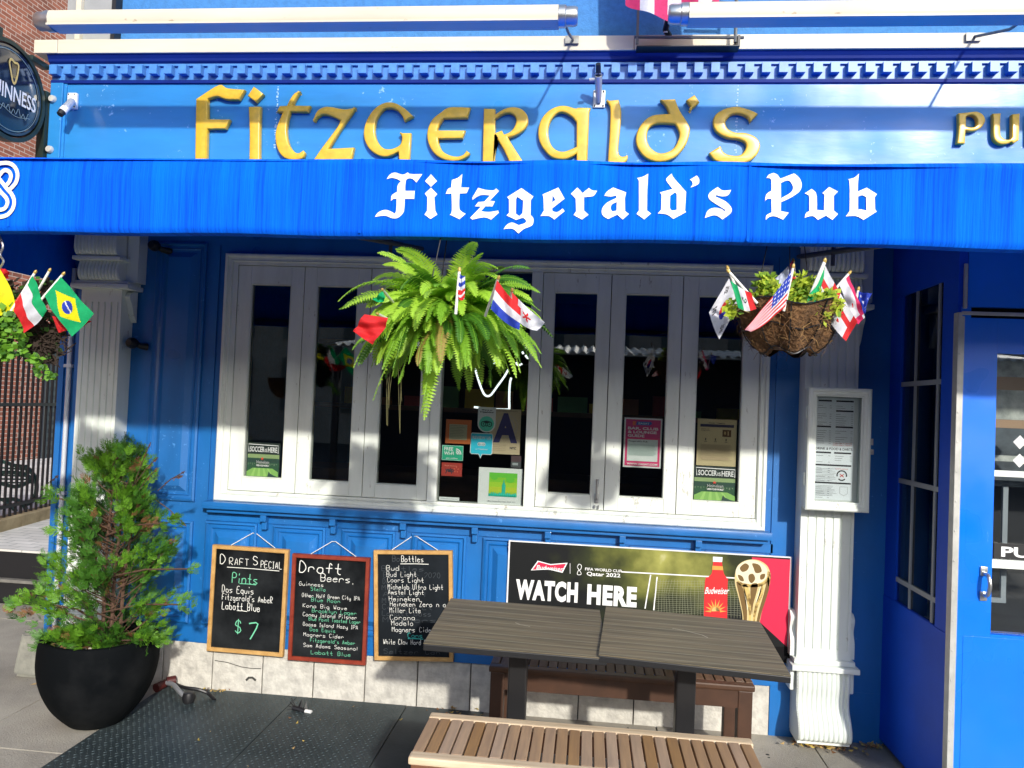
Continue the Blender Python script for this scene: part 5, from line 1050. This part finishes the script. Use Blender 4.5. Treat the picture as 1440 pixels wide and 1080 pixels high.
# ------------------------------------------------------------------ planter and shrub
PC = (-2.285, -.50)
pot = thing("planter_pot", "large round matt black planter pot at the left end of the pub front", "planter", (PC[0], PC[1], 0))
prof = smooth([(.0, .003), (.10, .004), (.14, .03), (.20, .10), (.243, .19), (.262, .28), (.262, .36), (.254, .408), (.249, .418)], 5) + [(.230, .418), (.226, .35)]
MB().lathe((PC[0], PC[1], 0), prof, 64).build("pot_body", mat("matt_black_pot", (.016, .017, .018), .75, spec=.05, var=.7, vscale=3.5, c2=(.004, .005, .006), detail=8, thresh=(.45, .75), bump=.05, bscale=60), pot, True, 50)
q = MB(); q.disc((PC[0], PC[1], .355), .229, 32, 0, 'Z'); SO = [mat("soil", (.05, .03, .02), .9, bump=.8, bscale=60, var=.5, vscale=30), mat("pebble_pale", (.5, .45, .38), .8), mat("bark_chip", (.20, .10, .05), .9)]
for i in range(150):
    a, r = U(0, 6.3), .215*sqrt(U(0, 1)); x, y, s = PC[0]+r*cos(a), PC[1]+r*sin(a), U(.008, .022); q.lathe((x, y, .366), [(0, s*.7), (s*.7, s*.5), (s, 0)], 6, 1 if U(0, 1) < .25 else 2)
q.build("soil", SO, pot)
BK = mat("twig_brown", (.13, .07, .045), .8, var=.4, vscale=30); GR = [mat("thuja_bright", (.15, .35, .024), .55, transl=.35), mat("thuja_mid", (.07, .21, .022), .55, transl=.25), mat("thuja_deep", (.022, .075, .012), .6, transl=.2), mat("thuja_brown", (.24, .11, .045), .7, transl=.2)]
shrub = thing("conifer_shrub", "scruffy green conifer shrub with some browned sprays growing in the black pot", "shrub", (PC[0], PC[1], .365))
wood = MB(); fol = MB(); fol.fixn = False
def spray(o, d, size, m):
    """a flat fan of scale-leaf twigs"""
    d = d.normalized(); s = d.orthogonal().normalized(); s.rotate(Matrix.Rotation(U(0, 6.28), 3, d)); n = d.cross(s); nb_ = 8
    mm = m if U(0, 1) > .12 else max(0, min(2, m+rnd.choice((-1, 1))))
    fol.add([o, o+d*size*.5+s*size*.02, o+d*size, o+d*size*.5-s*size*.02], [(0, 1, 2, 3)], mm)
    for i in range(1, nb_):
        b = o+d*size*(i/nb_)*.9
        for sg_ in (-1, 1):
            t = (d*.75+s*sg_*U(.6, .95)+n*U(-.25, .25)).normalized(); l = size*(.40-.26*i/nb_)*U(.8, 1.2); p = t.cross(n)*l*.13
            fol.add([b, b+t*l*.5+p, b+t*l, b+t*l*.5-p], [(0, 1, 2, 3)], mm)
            if l > .018:
                for k in (.3, .55, .8):
                    c = b+t*l*k; t2 = (t*.7+d*.6).normalized(); l2 = l*.42; p2 = t2.cross(n)*l2*.17; fol.add([c, c+t2*l2*.5+p2, c+t2*l2, c+t2*l2*.5-p2], [(0, 1, 2, 3)], mm)
def prof_r(h): return (.29*(1-(max(0, h-.42)/.55)**1.7) if h > .42 else .285+.03*sin(h*9)) 
base = V3((PC[0]+.03, PC[1]+.02, .36))
for k in range(3): wood.tube(smooth([tuple(base+V3((.03*k-.03, .02*k, 0))), tuple(base+V3((.05*(k-1), .02, .35))), tuple(base+V3((.06*(k-1)+.03, .0, .60))), tuple(base+V3((.04*(k-1)+.03, 0, .84)))], 4), [.010-.0006*i for i in range(13)], 7)
for i in range(165):
    h = -.02+.95*(U(0, 1)**1.08); a = U(0, 2*pi); R = max(.05, prof_r(h))*U(.66, 1.02); lean = .05*sin(3*a+h*5)
    tip = base+V3((R*cos(a)*.93-.015+lean, R*sin(a)*.82, h+U(.02, .08)-.06*R)); st_ = base+V3((U(-.03, .06), U(-.02, .02), max(.02, h-.30*R-.06)))
    mid = (st_+tip)/2+V3((0, 0, -.02)); pts = smooth([tuple(st_), tuple(mid), tuple(tip)], 4); wood.tube(pts, [.0034-.0003*j for j in range(len(pts))], 5)
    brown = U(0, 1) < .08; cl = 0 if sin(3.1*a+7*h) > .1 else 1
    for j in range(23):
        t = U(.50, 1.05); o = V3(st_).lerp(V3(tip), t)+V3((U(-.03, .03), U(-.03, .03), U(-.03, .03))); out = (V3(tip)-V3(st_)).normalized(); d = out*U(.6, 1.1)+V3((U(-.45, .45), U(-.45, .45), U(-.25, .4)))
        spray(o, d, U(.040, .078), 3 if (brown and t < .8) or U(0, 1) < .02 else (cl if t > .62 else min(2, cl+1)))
for (x0, y0, x1, y1) in ((185, 690, 212, 622), (190, 680, 220, 645), (195, 690, 218, 662), (222, 690, 258, 664), (232, 680, 254, 670), (215, 700, 262, 740), (60, 690, 78, 672)):
    a, b = at(x0, y0, Y=-.5), at(x1, y1, Y=-.55); wood.tube([a, a.lerp(b, .5)+V3((0, 0, .01)), b], .0022, 5)
    for k in range(6): spray(a.lerp(b, U(.5, 1)), (b-a), .03, 3)
for (px, py, n, s) in ((40, 855, 26, .10), (70, 850, 20, .09), (78, 700, 10, .06), (150, 915, 26, .06), (110, 905, 22, .06), (200, 900, 24, .06), (85, 745, 14, .07), (255, 850, 10, .05), (268, 800, 5, .03), (170, 640, 14, .06), (235, 735, 12, .06)):
    c = at(px, py, Y=-.62); wood.tube([V3((PC[0], PC[1], c.z-.1)), (V3((PC[0], PC[1], c.z-.06))+c)/2, c], .004, 5)
    for k in range(n): spray(c+V3((U(-s, s)*.6, U(-s, s)*.6, U(-s, s)*.5)), V3((c.x-PC[0], -.2, U(-.1, .4))).normalized()+V3((U(-.5, .5), U(-.5, .5), U(-.3, .6))), U(.05, .085), rnd.choice((0, 0, 1, 3 if px < 60 else 0)))
wood.build("trunk", BK, shrub, True); fol.build("foliage", GR, shrub)
# ------------------------------------------------------------------ hanging fern
FG = [mat("fern_light", (.37, .60, .05), .5, transl=.35), mat("fern_mid", (.22, .45, .03), .5, transl=.35), mat("fern_deep", (.06, .19, .012), .55, transl=.3), mat("fern_dry", (.34, .26, .06), .6, transl=.3)]
FY = -1.54; fc = at(630, 445, Y=FY)
fern = thing("hanging_fern", "big bushy bright green fern in a hanging basket under the awning edge", "fern", (fc.x, fc.y, fc.z-.12))
q = MB(); q.lathe((fc.x, fc.y, fc.z-.12), [(0, 0), (.07, .0), (.10, .05), (.115, .10), (.118, .11), (.10, .105)], 24); q.build("pot", mat("dark_pot", (.03, .02, .015), .7), fern, True)
q = MB()
for k in range(3): a = k*2.1; q.tube([(fc.x+.115*cos(a), fc.y+.115*sin(a), fc.z-.01), (fc.x, fc.y+.03, az1+.01)], .0022, 5)
q.build("hanger_wire", BLKMET, fern)
fol = MB(); fol.fixn = False; F_ = fol
def frond(o, az, el, ln, m, grav=1.0, wd=1.0):
    n = 34; d = V3((cos(az)*cos(el), sin(az)*cos(el), sin(el))); p = V3(o); pts = [p.copy()]; tw = U(-.8, .8); wob = U(-.09, .09)
    for i in range(n):
        d = (d+V3((wob*.6*sin(i*.4), 0, -.062*grav*(.35+i/n)))).normalized(); p = p+d*ln/n; pts.append(p.copy())
    for i in range(2, n+1):
        t = i/n; dd = (pts[i]-pts[i-1]).normalized(); up = V3((0, 0, 1))-dd*dd.z
        up = (up.normalized() if up.length > .05 else V3((cos(az+1.57), sin(az+1.57), 0))); s = dd.cross(up).normalized(); s.rotate(Matrix.Rotation(tw, 3, dd)); nrm = s.cross(dd)
        l = wd*.046*min(1, t*5)*(1-t)**.55*U(.88, 1.08)+.003
        for sg_ in (-1, 1):
            tt = (s*sg_+dd*.30-nrm*.18*U(.3, 1.6)).normalized(); w_ = dd*.0043; b = pts[i]
            F_.add([b-w_*.7, b+tt*l*.5-w_*1.05+nrm*.002, b+tt*l, b+tt*l*.5+w_*1.05+nrm*.002, b+w_*.7], [(0, 1, 2, 3, 4)], m)
    F_.ribbon(pts, .0025, (0.2, -1, .3), 1)
for i in range(250):
    a = i*2.39996+U(-.2, .2); k = i/250; el = radians(56-80*k+U(-20, 18)); ln = U(.18, .33)*(1.0 if k > .25 else .85); o = fc+V3((.05*cos(a), .05*sin(a), U(-.02, .03)))
    frond(o, a, el, ln, (0 if U(0, 1) < .5 else (1 if U(0, 1) < .62 else 2)) if U(0, 1) < .98 else 3, U(.7, 1.3)*(1.1 if k > .5 else .95), U(.85, 1.2))
for (px, py, ln, az) in ((660, 345, .28, -1.9), (570, 355, .27, -2.4), (500, 385, .38, 3.0), (505, 460, .36, 2.9), (745, 430, .36, .1), (600, 530, .36, -1.8), (585, 530, .34, -2.0), (710, 375, .28, -.6), (755, 480, .35, .2), (690, 470, .3, -1.2), (735, 365, .30, -.5), (530, 500, .38, -2.7)):
    t = at(px, py, Y=FY-.1); v = t-fc; frond(fc+v*.12, atan2(v.y-.15, v.x), math.asin(max(-.9, min(.95, v.normalized().z+.25))), ln, 0, 1.0, 1.15)
fol.build("foliage", FG, fern)
q = MB()
for i in range(7):
    x = at(548+i*3.5, 520, Y=FY).x; z0 = at(548, 515, Y=FY).z; L_ = U(.10, .22); dx = U(-.02, .02); q.tube(smooth([(x, FY-.03, z0+.04), (x+dx*.7, FY-.04, z0-L_*.5), (x+dx, FY-.03, z0-L_)], 4), .0008, 4)
q.build("dry_root", mat("dry_root", (.16, .15, .06), .8), fern)

# ------------------------------------------------------------------ right hanging basket
BY = -1.50; bc = at(1108, 440, Y=BY); br = at(1182, 440, Y=BY).x-bc.x; bz1_ = at(1108, 432, Y=BY).z; bz0_ = at(1108, 496, Y=BY).z
bk = thing("hanging_basket", "shaggy brown coir lined wire basket of yellow-green plants hanging by the right pilaster", "hanging basket", (bc.x, bc.y, bz0_))
CO = [mat("coir_brown", (.20, .10, .04), .95, var=.6, vscale=40, bump=1.0, bscale=90, c2=(.06, .03, .012)), mat("coir_light", (.36, .21, .075), .9), mat("coir_dark", (.07, .035, .014), .9), mat("coir_mid", (.19, .095, .035), .9)]
bh = bz1_-bz0_
def bowl(u, v):
    a = 2*pi*u; r = br*(.42+.60*v**.55); r *= .95+.09*abs(sin(5*a+.6))+.02*sin(13*a+9*v); return (bc.x+r*cos(a), bc.y+r*sin(a), bz0_+bh*v+.012*sin(5*a))
q = MB(); q.grid(bowl, 72, 14, 0); q.disc((bc.x, bc.y, bz0_+.012), br*.40, 40, 0, 'Z'); q.disc((bc.x, bc.y, bz1_-.03), br*.92, 40, 2, 'Z')
for i in range(620):
    u, v = U(0, 1), U(0.12, 1.02); p = V3(bowl(u, v)); a = 2*pi*u; o = V3((cos(a), sin(a), 0)); t = V3((-sin(a), cos(a), 0)); d = (t*U(-1, 1)+V3((0, 0, U(-1, .7)))+o*U(.0, .18)).normalized(); L_ = U(.012, .042)
    pts = [p+o*.002, p+d*L_*.5+o*.012, p+d*L_+o*U(0, .012)+V3((0, 0, -L_*.2))]; q.ribbon(pts, U(.0008, .0017), o, rnd.choice((1, 2, 2, 3, 3, 3)))
for i in range(0):
    p = V3(bowl(U(.5, 1.0), U(0, .25))); q.ribbon(smooth([tuple(p), tuple(p+V3((U(-.03, .03), -.02, -U(.02, .05)))), tuple(p+V3((U(-.08, .08), -.02, -U(.04, .10))))], 3), .0006, (0, -1, 0), rnd.choice((1, 2, 3)))
q.fixn = False; q.build("coir_liner", CO, bk)
q = MB()
for v in (.02, .5, 1.0): q.tube([V3(bowl(i/48, v))*1+V3((0, 0, 0))+V3((cos(2*pi*i/48), sin(2*pi*i/48), 0))*.006 for i in range(49)], .0022, 5)
for k in range(10): q.tube([V3(bowl(k/10+.02, j/6))+V3((cos(2*pi*(k/10+.02)), sin(2*pi*(k/10+.02)), 0))*.006 for j in range(7)], .0022, 5)
q.build("wire_frame", BLKMET, bk, True); q = MB()
for px in (1060, 1142, 1110): a = at(px, 436, Y=BY); q.tube([a, V3((bc.x+(a.x-bc.x)*.25, BY+.03, az1))], .0017, 5)
q.build("hanger_wire", BLKMET, bk)
YG = [mat("lime_leaf", (.50, .60, .06), .55, transl=.35), mat("lime_leaf_deep", (.20, .34, .035), .55, transl=.3), mat("pale_stem", (.55, .50, .18), .6)]
q = MB(); q.fixn = False
def tuft(mb, c, n, s, ls, mats_):
    for i in range(n):
        d = V3((rnd.gauss(0, 1), rnd.gauss(0, 1), rnd.gauss(.2, 1))).normalized(); p = c+d*s*U(.3, 1)
        a = V3((rnd.gauss(0, 1), rnd.gauss(0, 1), rnd.gauss(0, 1))).normalized(); b = a.orthogonal().normalized(); l = ls*U(.6, 1.2); w_ = l*.42
        mb.add([p, p+a*l*.5+b*w_, p+a*l, p+a*l*.5-b*w_], [(0, 1, 2, 3)], rnd.choice(mats_))
for (zx, zy, n, s) in ((540, 330, 70, .030), (500, 430, 60, .030), (560, 420, 60, .032), (590, 480, 40, .025), (840, 340, 80, .034), (770, 430, 60, .03), (840, 470, 80, .034), (800, 500, 40, .03), (1010, 450, 70, .028), (1080, 500, 26, .02), (262, 490, 16, .014), (275, 560, 12, .013), (700, 470, 60, .03), (640, 470, 50, .03), (930, 480, 50, .03), (985, 570, 20, .015)):
    c = at(980+zx/5.538, 340+zy/5.538, Y=BY-.10+(.05 if 300 < zx < 900 else -.02)); tuft(q, c, int(n*2.0), s*1.2, .024, (0, 0, 0, 1)); q.ribbon([V3((bc.x+(c.x-bc.x)*.5, BY-.05, bz1_-.04)), (V3((bc.x+(c.x-bc.x)*.7, BY-.06, bz1_))+c)/2, c], .004, (0, -1, 0), 2)
q.build("foliage", YG, bk)

# ------------------------------------------------------------------ left hanging basket (mostly outside the picture)
lc = at(-60, 480, Y=-1.50)
lb = thing("hanging_basket", "leafy hanging basket with dark dry roots at the picture's left edge", "hanging basket", (lc.x, lc.y, lc.z-.12)); q = MB(); q.fixn = False
LG = [mat("box_leaf", (.16, .36, .03), .5, transl=.3), mat("box_leaf_deep", (.06, .17, .02), .5, transl=.3), mat("dark_root", (.03, .018, .012), .9)]
for (px, py, n, s) in ((2, 460, 70, .05), (20, 455, 50, .035), (5, 490, 60, .04), (28, 470, 24, .02), (30, 492, 30, .022), (45, 505, 30, .02), (58, 520, 24, .018), (70, 530, 18, .014), (10, 500, 30, .03), (18, 440, 30, .03), (-30, 470, 80, .08)):
    tuft(q, at(px, py, Y=-1.53), n, s, .026, (0, 0, 1))
for k in range(26): tuft(q, at(U(-20, 84), U(405, 500), Y=-1.42), 34, .04, .030, (1, 2, 2))
for k in range(6): tuft(q, at(62+rnd.gauss(0, 14), 478+rnd.gauss(0, 14), Y=-1.44), 60, .03, .022, (2, 2, 2, 1))
for i in range(200):
    c = at(62+rnd.gauss(0, 13), 475+rnd.gauss(0, 12), Y=-1.45); q.ribbon([c, c+V3((U(-.03, .03), U(-.02, .02), U(-.03, .03))), c+V3((U(-.05, .05), U(-.03, .03), U(-.05, .03)))], .004, (0, -1, 0), 2)
q.build("foliage", LG, lb); q = MB(); q.lathe((lc.x, lc.y, lc.z-.10), [(0, -.08), (.08, -.06), (.13, 0), (.15, .08), (.13, .08)], 24); q.build("liner", CO[0], lb)
q = MB(); q.tube(smooth([tuple(at(-6, 320, Y=-1.53)), tuple(at(4, 345, Y=-1.53)), tuple(at(0, 358, Y=-1.53)), tuple(at(5, 368, Y=-1.53)), tuple(at(-4, 382, Y=-1.53))], 4), .004, 6); q.tube([at(-4, 382, Y=-1.53), lc], .002, 5); q.tube([at(-6, 320, Y=-1.53), V3((lc.x, -1.53, az1+.08))], .002, 5); q.build("hanger_hook", STEEL, lb, True)

# ------------------------------------------------------------------ little stick flags
CL = lambda k, c: mat("cloth_"+k, c, .75, var=.25, vscale=60, bump=.15, bscale=400, transl=.25)
FC = {'r': CL("red", (.72, .015, .02)), 'w': CL("white", (.78, .78, .84)), 'g': CL("green", (.0, .42, .14)), 'y': CL("yellow", (.85, .78, .0)), 'b': CL("blue", (.015, .05, .46)), 'n': CL("navy", (.02, .025, .33)), 'k': CL("black", (.02, .02, .02)),
      'p': CL("pink", (.75, .03, .14)), 'o': CL("rose", (.72, .16, .15)), 'l': CL("pale_blue", (.62, .68, .85)), 'm': CL("maroon", (.38, .01, .05)), 's': CL("sky", (.2, .3, .75))}
KEYS = list(FC); STK = mat("flag_stick", (.78, .76, .70), .5); TIP = mat("gilt_tip", (.55, .38, .10), .4, metal=.3)
def flag(label, quad, design, stick, Y=BY, group="small stick flags in the hanging baskets", nu=42, nv=30, wv=.009, ph=0.0, name="stick_flag"):
    """quad: hoist top, fly top, fly bottom, hoist bottom in photo pixels (each may carry its own depth)"""
    Q = [at(c[0], c[1], Y=Y+(c[2] if len(c) > 2 else 0)) for c in quad]; ba = [at(c[0], c[1], Y=Y+(c[2] if len(c) > 2 else .004)) for c in stick] if stick else None
    t = thing(name, label, "flag", tuple(ba[0] if ba else Q[0]), group)
    n = (Q[1]-Q[0]).cross(Q[3]-Q[0]).normalized()
    def fn(u, v):
        p = Q[0].lerp(Q[1], u).lerp(Q[3].lerp(Q[2], u), v); return p+n*wv*(sin(5.5*u+3*v+ph)+.5*sin(9*u-4*v+2*ph)+.25*sin(17*u+7*v))*min(1, u*4)+V3((0, 0, -.004*sin(pi*u)*(1+v)))
    mb = MB(); mb.fixn = False; mb.grid(fn, nu, nv, lambda u, v: KEYS.index(design(u, v))); mb.build("cloth", list(FC.values()), t, True, 80)
    if ba:
        MB().tube(ba, .0042, 8).build("stick", STK, t, True); e = ba[-1]; d = (ba[-1]-ba[0]).normalized(); MB().tube([e, e+d*.004, e+d*.010, e+d*.014], [.004, .005, .0045, .001], 8).build("tip", TIP, t, True)
    return t
ZR = lambda *p: tuple((980+a/5.538, 340+b/5.538, *c) for a, b, *c in p)
ZL = lambda *p: tuple((a/4.5, 320+b/4.5, *c) for a, b, *c in p)
ZF = lambda *p: tuple((480+a/3.857, 320+b/3.857, *c) for a, b, *c in p)
def d_korea(u, v):
    x, y = (u-.5)*1.5, v-.5; r = sqrt(x*x+y*y)
    if r < .25:
        a = x*.55+y*.83+.10*sin(x*14); return 'r' if a < 0 else 'n'
    for cx, cy, s in ((.16, .20, 1), (.84, .20, -1), (.16, .80, -1), (.84, .80, 1)):
        dx, dy = (u-cx)*1.5, v-cy; a = .55*dx*s+.83*dy; b = .83*dx-.55*dy*s
        if abs(a) < .10 and abs(b) < .10 and (abs((b+.10) % .075-.03) < .022) and not (cx != .16 and abs(a) < .012): return 'k'
    return 'w'
def d_usa(u, v):
    if u < .42 and v < .54:
        a, b = (u*24) % 2, (v*13+int(u*12) % 2) % 2; return 'w' if .5 < a < 1.3 and .6 < b < 1.4 else 'b'
    return 'r' if int(v*13) % 2 == 0 else 'w'
def tri(a, b, c, vert=True): return lambda u, v: (a, b, c)[min(2, int((u if vert else v)*3))]
def d_mex(u, v):
    if .36 < u < .64 and .30 < v < .72:
        r = sqrt(((u-.5)*1.4)**2+(v-.5)**2)
        if .11 < r < .16 and v > .42 or (r < .09 and sin(u*60+v*40) > .1): return 'k' if r > .1 else 'g'
    return tri('g', 'w', 'r')(u, v)
def d_brazil(u, v):
    x, y = (u-.5)*1.45, v-.5; r = sqrt(x*x+y*y)
    if r < .20:
        if abs(y-.12*(x+.15)**2+.02-.12*x) < .024: return 'w'
        return 'w' if (sin(x*95) > .93 and sin(y*80) > .5) else 'b'
    return 'y' if abs(x)/.60+abs(y)/.40 < 1 else 'g'
def d_cross(u, v):
    if u > .88: return 'r'
    if abs(u-.38) < .085 or abs(v-.42) < .12: return 'r'
    return 'r' if ((u-.62)**2*2+(v-.72)**2) < .0026 else 'w'
def d_redwhite(u, v):
    if v < .30 and u < .9 or u > .86 and v > .2: return 'p'
    return 'r' if ((u-.55)**2+(v-.62)**2) < .003 else 'w'
def d_aus(u, v):
    for cx, cy, r in ((.30, .25, .10), (.42, .60, .13), (.75, .3, .07), (.7, .75, .07)):
        a = atan2(v-cy, (u-cx)*1.4); rr = sqrt(((u-cx)*1.4)**2+(v-cy)**2)
        if rr < r*(.65+.35*cos(7*a)): return 'w'
    return 'b'
def d_leaf(u, v):
    if u < .20 or u > .99: return 'r'
    x, y = (u-.5)*1.6, v-.5; a = atan2(y, x); r = sqrt(x*x+y*y); return 'r' if r < .15+.09*cos(5*a+.6) else 'w'
# right basket
flag("white flag with a red and blue circle and black bars, leftmost on the coir basket", ZR((250, 285, .0), (325, 470, -.02), (175, 760, -.02), (95, 550, .0)), lambda u, v: d_korea(1-v if 0 else u, v), ZR((330, 420), (245, 215)), ph=.5, wv=.004)
flag("green white and red upright banded flag with a dark emblem on the coir basket", ZR((262, 300, -.15), (425, 400, -.15), (465, 522, -.15), (322, 515, -.15)), d_mex, ZR((470, 480, -.14), (255, 240, -.14)), ph=1.0, wv=.003)
flag("flag with starred blue corner and thin red and white stripes drooping over the coir basket", ZR((742, 218, -.17), (375, 685, -.20), (420, 702, -.20), (688, 505, -.17)), d_usa, ZR((676, 540, -.15), (748, 205, -.17)), nu=60, nv=39, wv=.004)
flag("pale blue and red flag standing behind the starred and striped one", ZR((752, 135), (612, 285), (640, 345), (778, 345)), lambda u, v: 'm' if u < .22 and v < .6 else ('r' if u < .25 else ('n' if u < .34 else 'l')), ZR((775, 420), (752, 160)), Y=BY+.05)
flag("narrow folded green flag with a white edge on the coir basket", ZR((998, 190, -.12), (905, 560, -.14), (760, 600, -.14), (940, 330, -.12)), lambda u, v: 'g', ZR((880, 420, -.11), (990, 158, -.12)), wv=.006)
flag("white flag with a broad red cross and small red marks on the coir basket", ZR((1000, 185, -.08), (1250, 625, -.10), (1162, 775, -.10), (925, 450, -.08)), d_cross, ZR((885, 470, -.07), (994, 165, -.08)), wv=.006, ph=.8)
flag("red and white flag leaning out at the far right of the coir basket", ZR((1185, 262), (1310, 590), (1255, 645), (1108, 335)), d_redwhite, ZR((1085, 360), (1180, 252)), Y=BY-.04, ph=1.5)
flag("deep blue flag with white stars behind the red and white one", ZR((1258, 372), (1360, 402), (1312, 560), (1262, 470)), d_aus, ZR((1200, 620), (1255, 380)), Y=BY+.02)
# left basket
flag("plain yellow flag cut by the picture's left edge", ((-40, 330), (0, 375), (24, 436), (-60, 452)), lambda u, v: 'y', ((-30, 460), (-42, 330)), Y=-1.55)
flag("green white and red flag in sloping bands next to the yellow-diamond one", ZL((205, 305), (305, 525), (150, 668), (92, 470)), lambda u, v: ('g', 'w', 'r')[min(2, int((v*.9+.06)*3))] if 1 else 'w', ZL((60, 545), (218, 290)), Y=-1.55, wv=.008, ph=.3)
flag("green flag with a yellow diamond and blue disc beside the left pilaster", ZL((385, 312), (598, 545), (455, 690), (282, 432)), d_brazil, ZL((240, 480), (395, 300)), Y=-1.55, nu=66, nv=46, wv=.004)
flag("red flag mostly hidden behind the green flag with the yellow diamond", ZL((330, 560), (575, 590), (560, 600), (370, 665)), lambda u, v: 'r', ZL((200, 470), (310, 278)), Y=-1.47)
flag("small red corner of a flag above the yellow flag at the left edge", ((-3, 375), (9, 378), (11, 388), (3, 390)), lambda u, v: 'r', ((2, 420), (-4, 372)), Y=-1.48)
# fern
FYF = FY-.30
flag("plain red flag sticking out of the fern's left side", ZF((125, 470), (60, 560), (170, 635), (255, 490)), lambda u, v: 'r', ZF((300, 520, .2), (200, 470, .05)), Y=FYF+.02, group="small stick flags in the fern")
flag("tiny folded blue white and red flag standing in the middle of the fern", ZF((640, 245), (672, 262), (668, 385), (630, 375)), lambda u, v: ('b', 'w', 'b', 'w', 'r', 'w')[min(5, int((v+.2*u-.05)*6))] if v < .6 else 'r' if (v+.25*u) % .3 > .1 else 'w', ZF((620, 470), (640, 240)), Y=FYF-.06, wv=.003, group="small stick flags in the fern")
flag("red white and blue banded flag on the fern's right side", ZF((845, 285), (975, 440), (965, 555), (810, 440)), tri('r', 'w', 'b', False), ZF((780, 480, .1), (850, 280)), Y=FYF-.02, group="small stick flags in the fern")
flag("white flag with red leaf-like emblem at the fern's right edge", ZF((925, 350), (1105, 515), (1060, 560), (930, 480)), d_leaf, ZF((900, 470, .1), (925, 345)), Y=FYF, group="small stick flags in the fern", ph=1)
flag("dark green flag corner peeping out of the fern's upper left", ZF((225, 345), (165, 385), (185, 400), (240, 380)), lambda u, v: 'g', ZF((300, 430, .2), (225, 340)), Y=FYF+.05, group="small stick flags in the fern")
# the large striped flag over the cornice
flag("large flag with wide red and white stripes hanging in above the cornice", ((885, -60), (1030, -60), (1000, 2), (897, 18)), lambda u, v: 'o', None, Y=-.3, group=None, name="striped_flag") if 0 else None
big = thing("striped_flag", "large flag with wide red and white stripes hanging in above the cornice", "flag", at(943, -120, Y=-.3))
q = MB(); q.fixn = False
def bigf(u, v):
    x = 880+132*u; yb = 2+24*sin(pi*min(1, u*1.08))**.8*(1 if u < .62 else 1-(u-.62)*.9); y = -230+(230+yb)*v
    p = at(x, y, Y=-.30); return (p.x, p.y+.03*sin(u*11+v*2)+.01*sin(v*7), p.z)
q.grid(bigf, 60, 30, lambda u, v: int((u+.10*(1-v))*6.5) % 2); q.build("cloth", [CL("flag_red", (.72, .04, .16)), FC['w']], big, True, 80); q = MB(); a, b = at(936, 46, Y=-.10), at(948, -300, Y=-.42); q.tube([a, b], .011, 10); q.build("pole", STK, big, True)
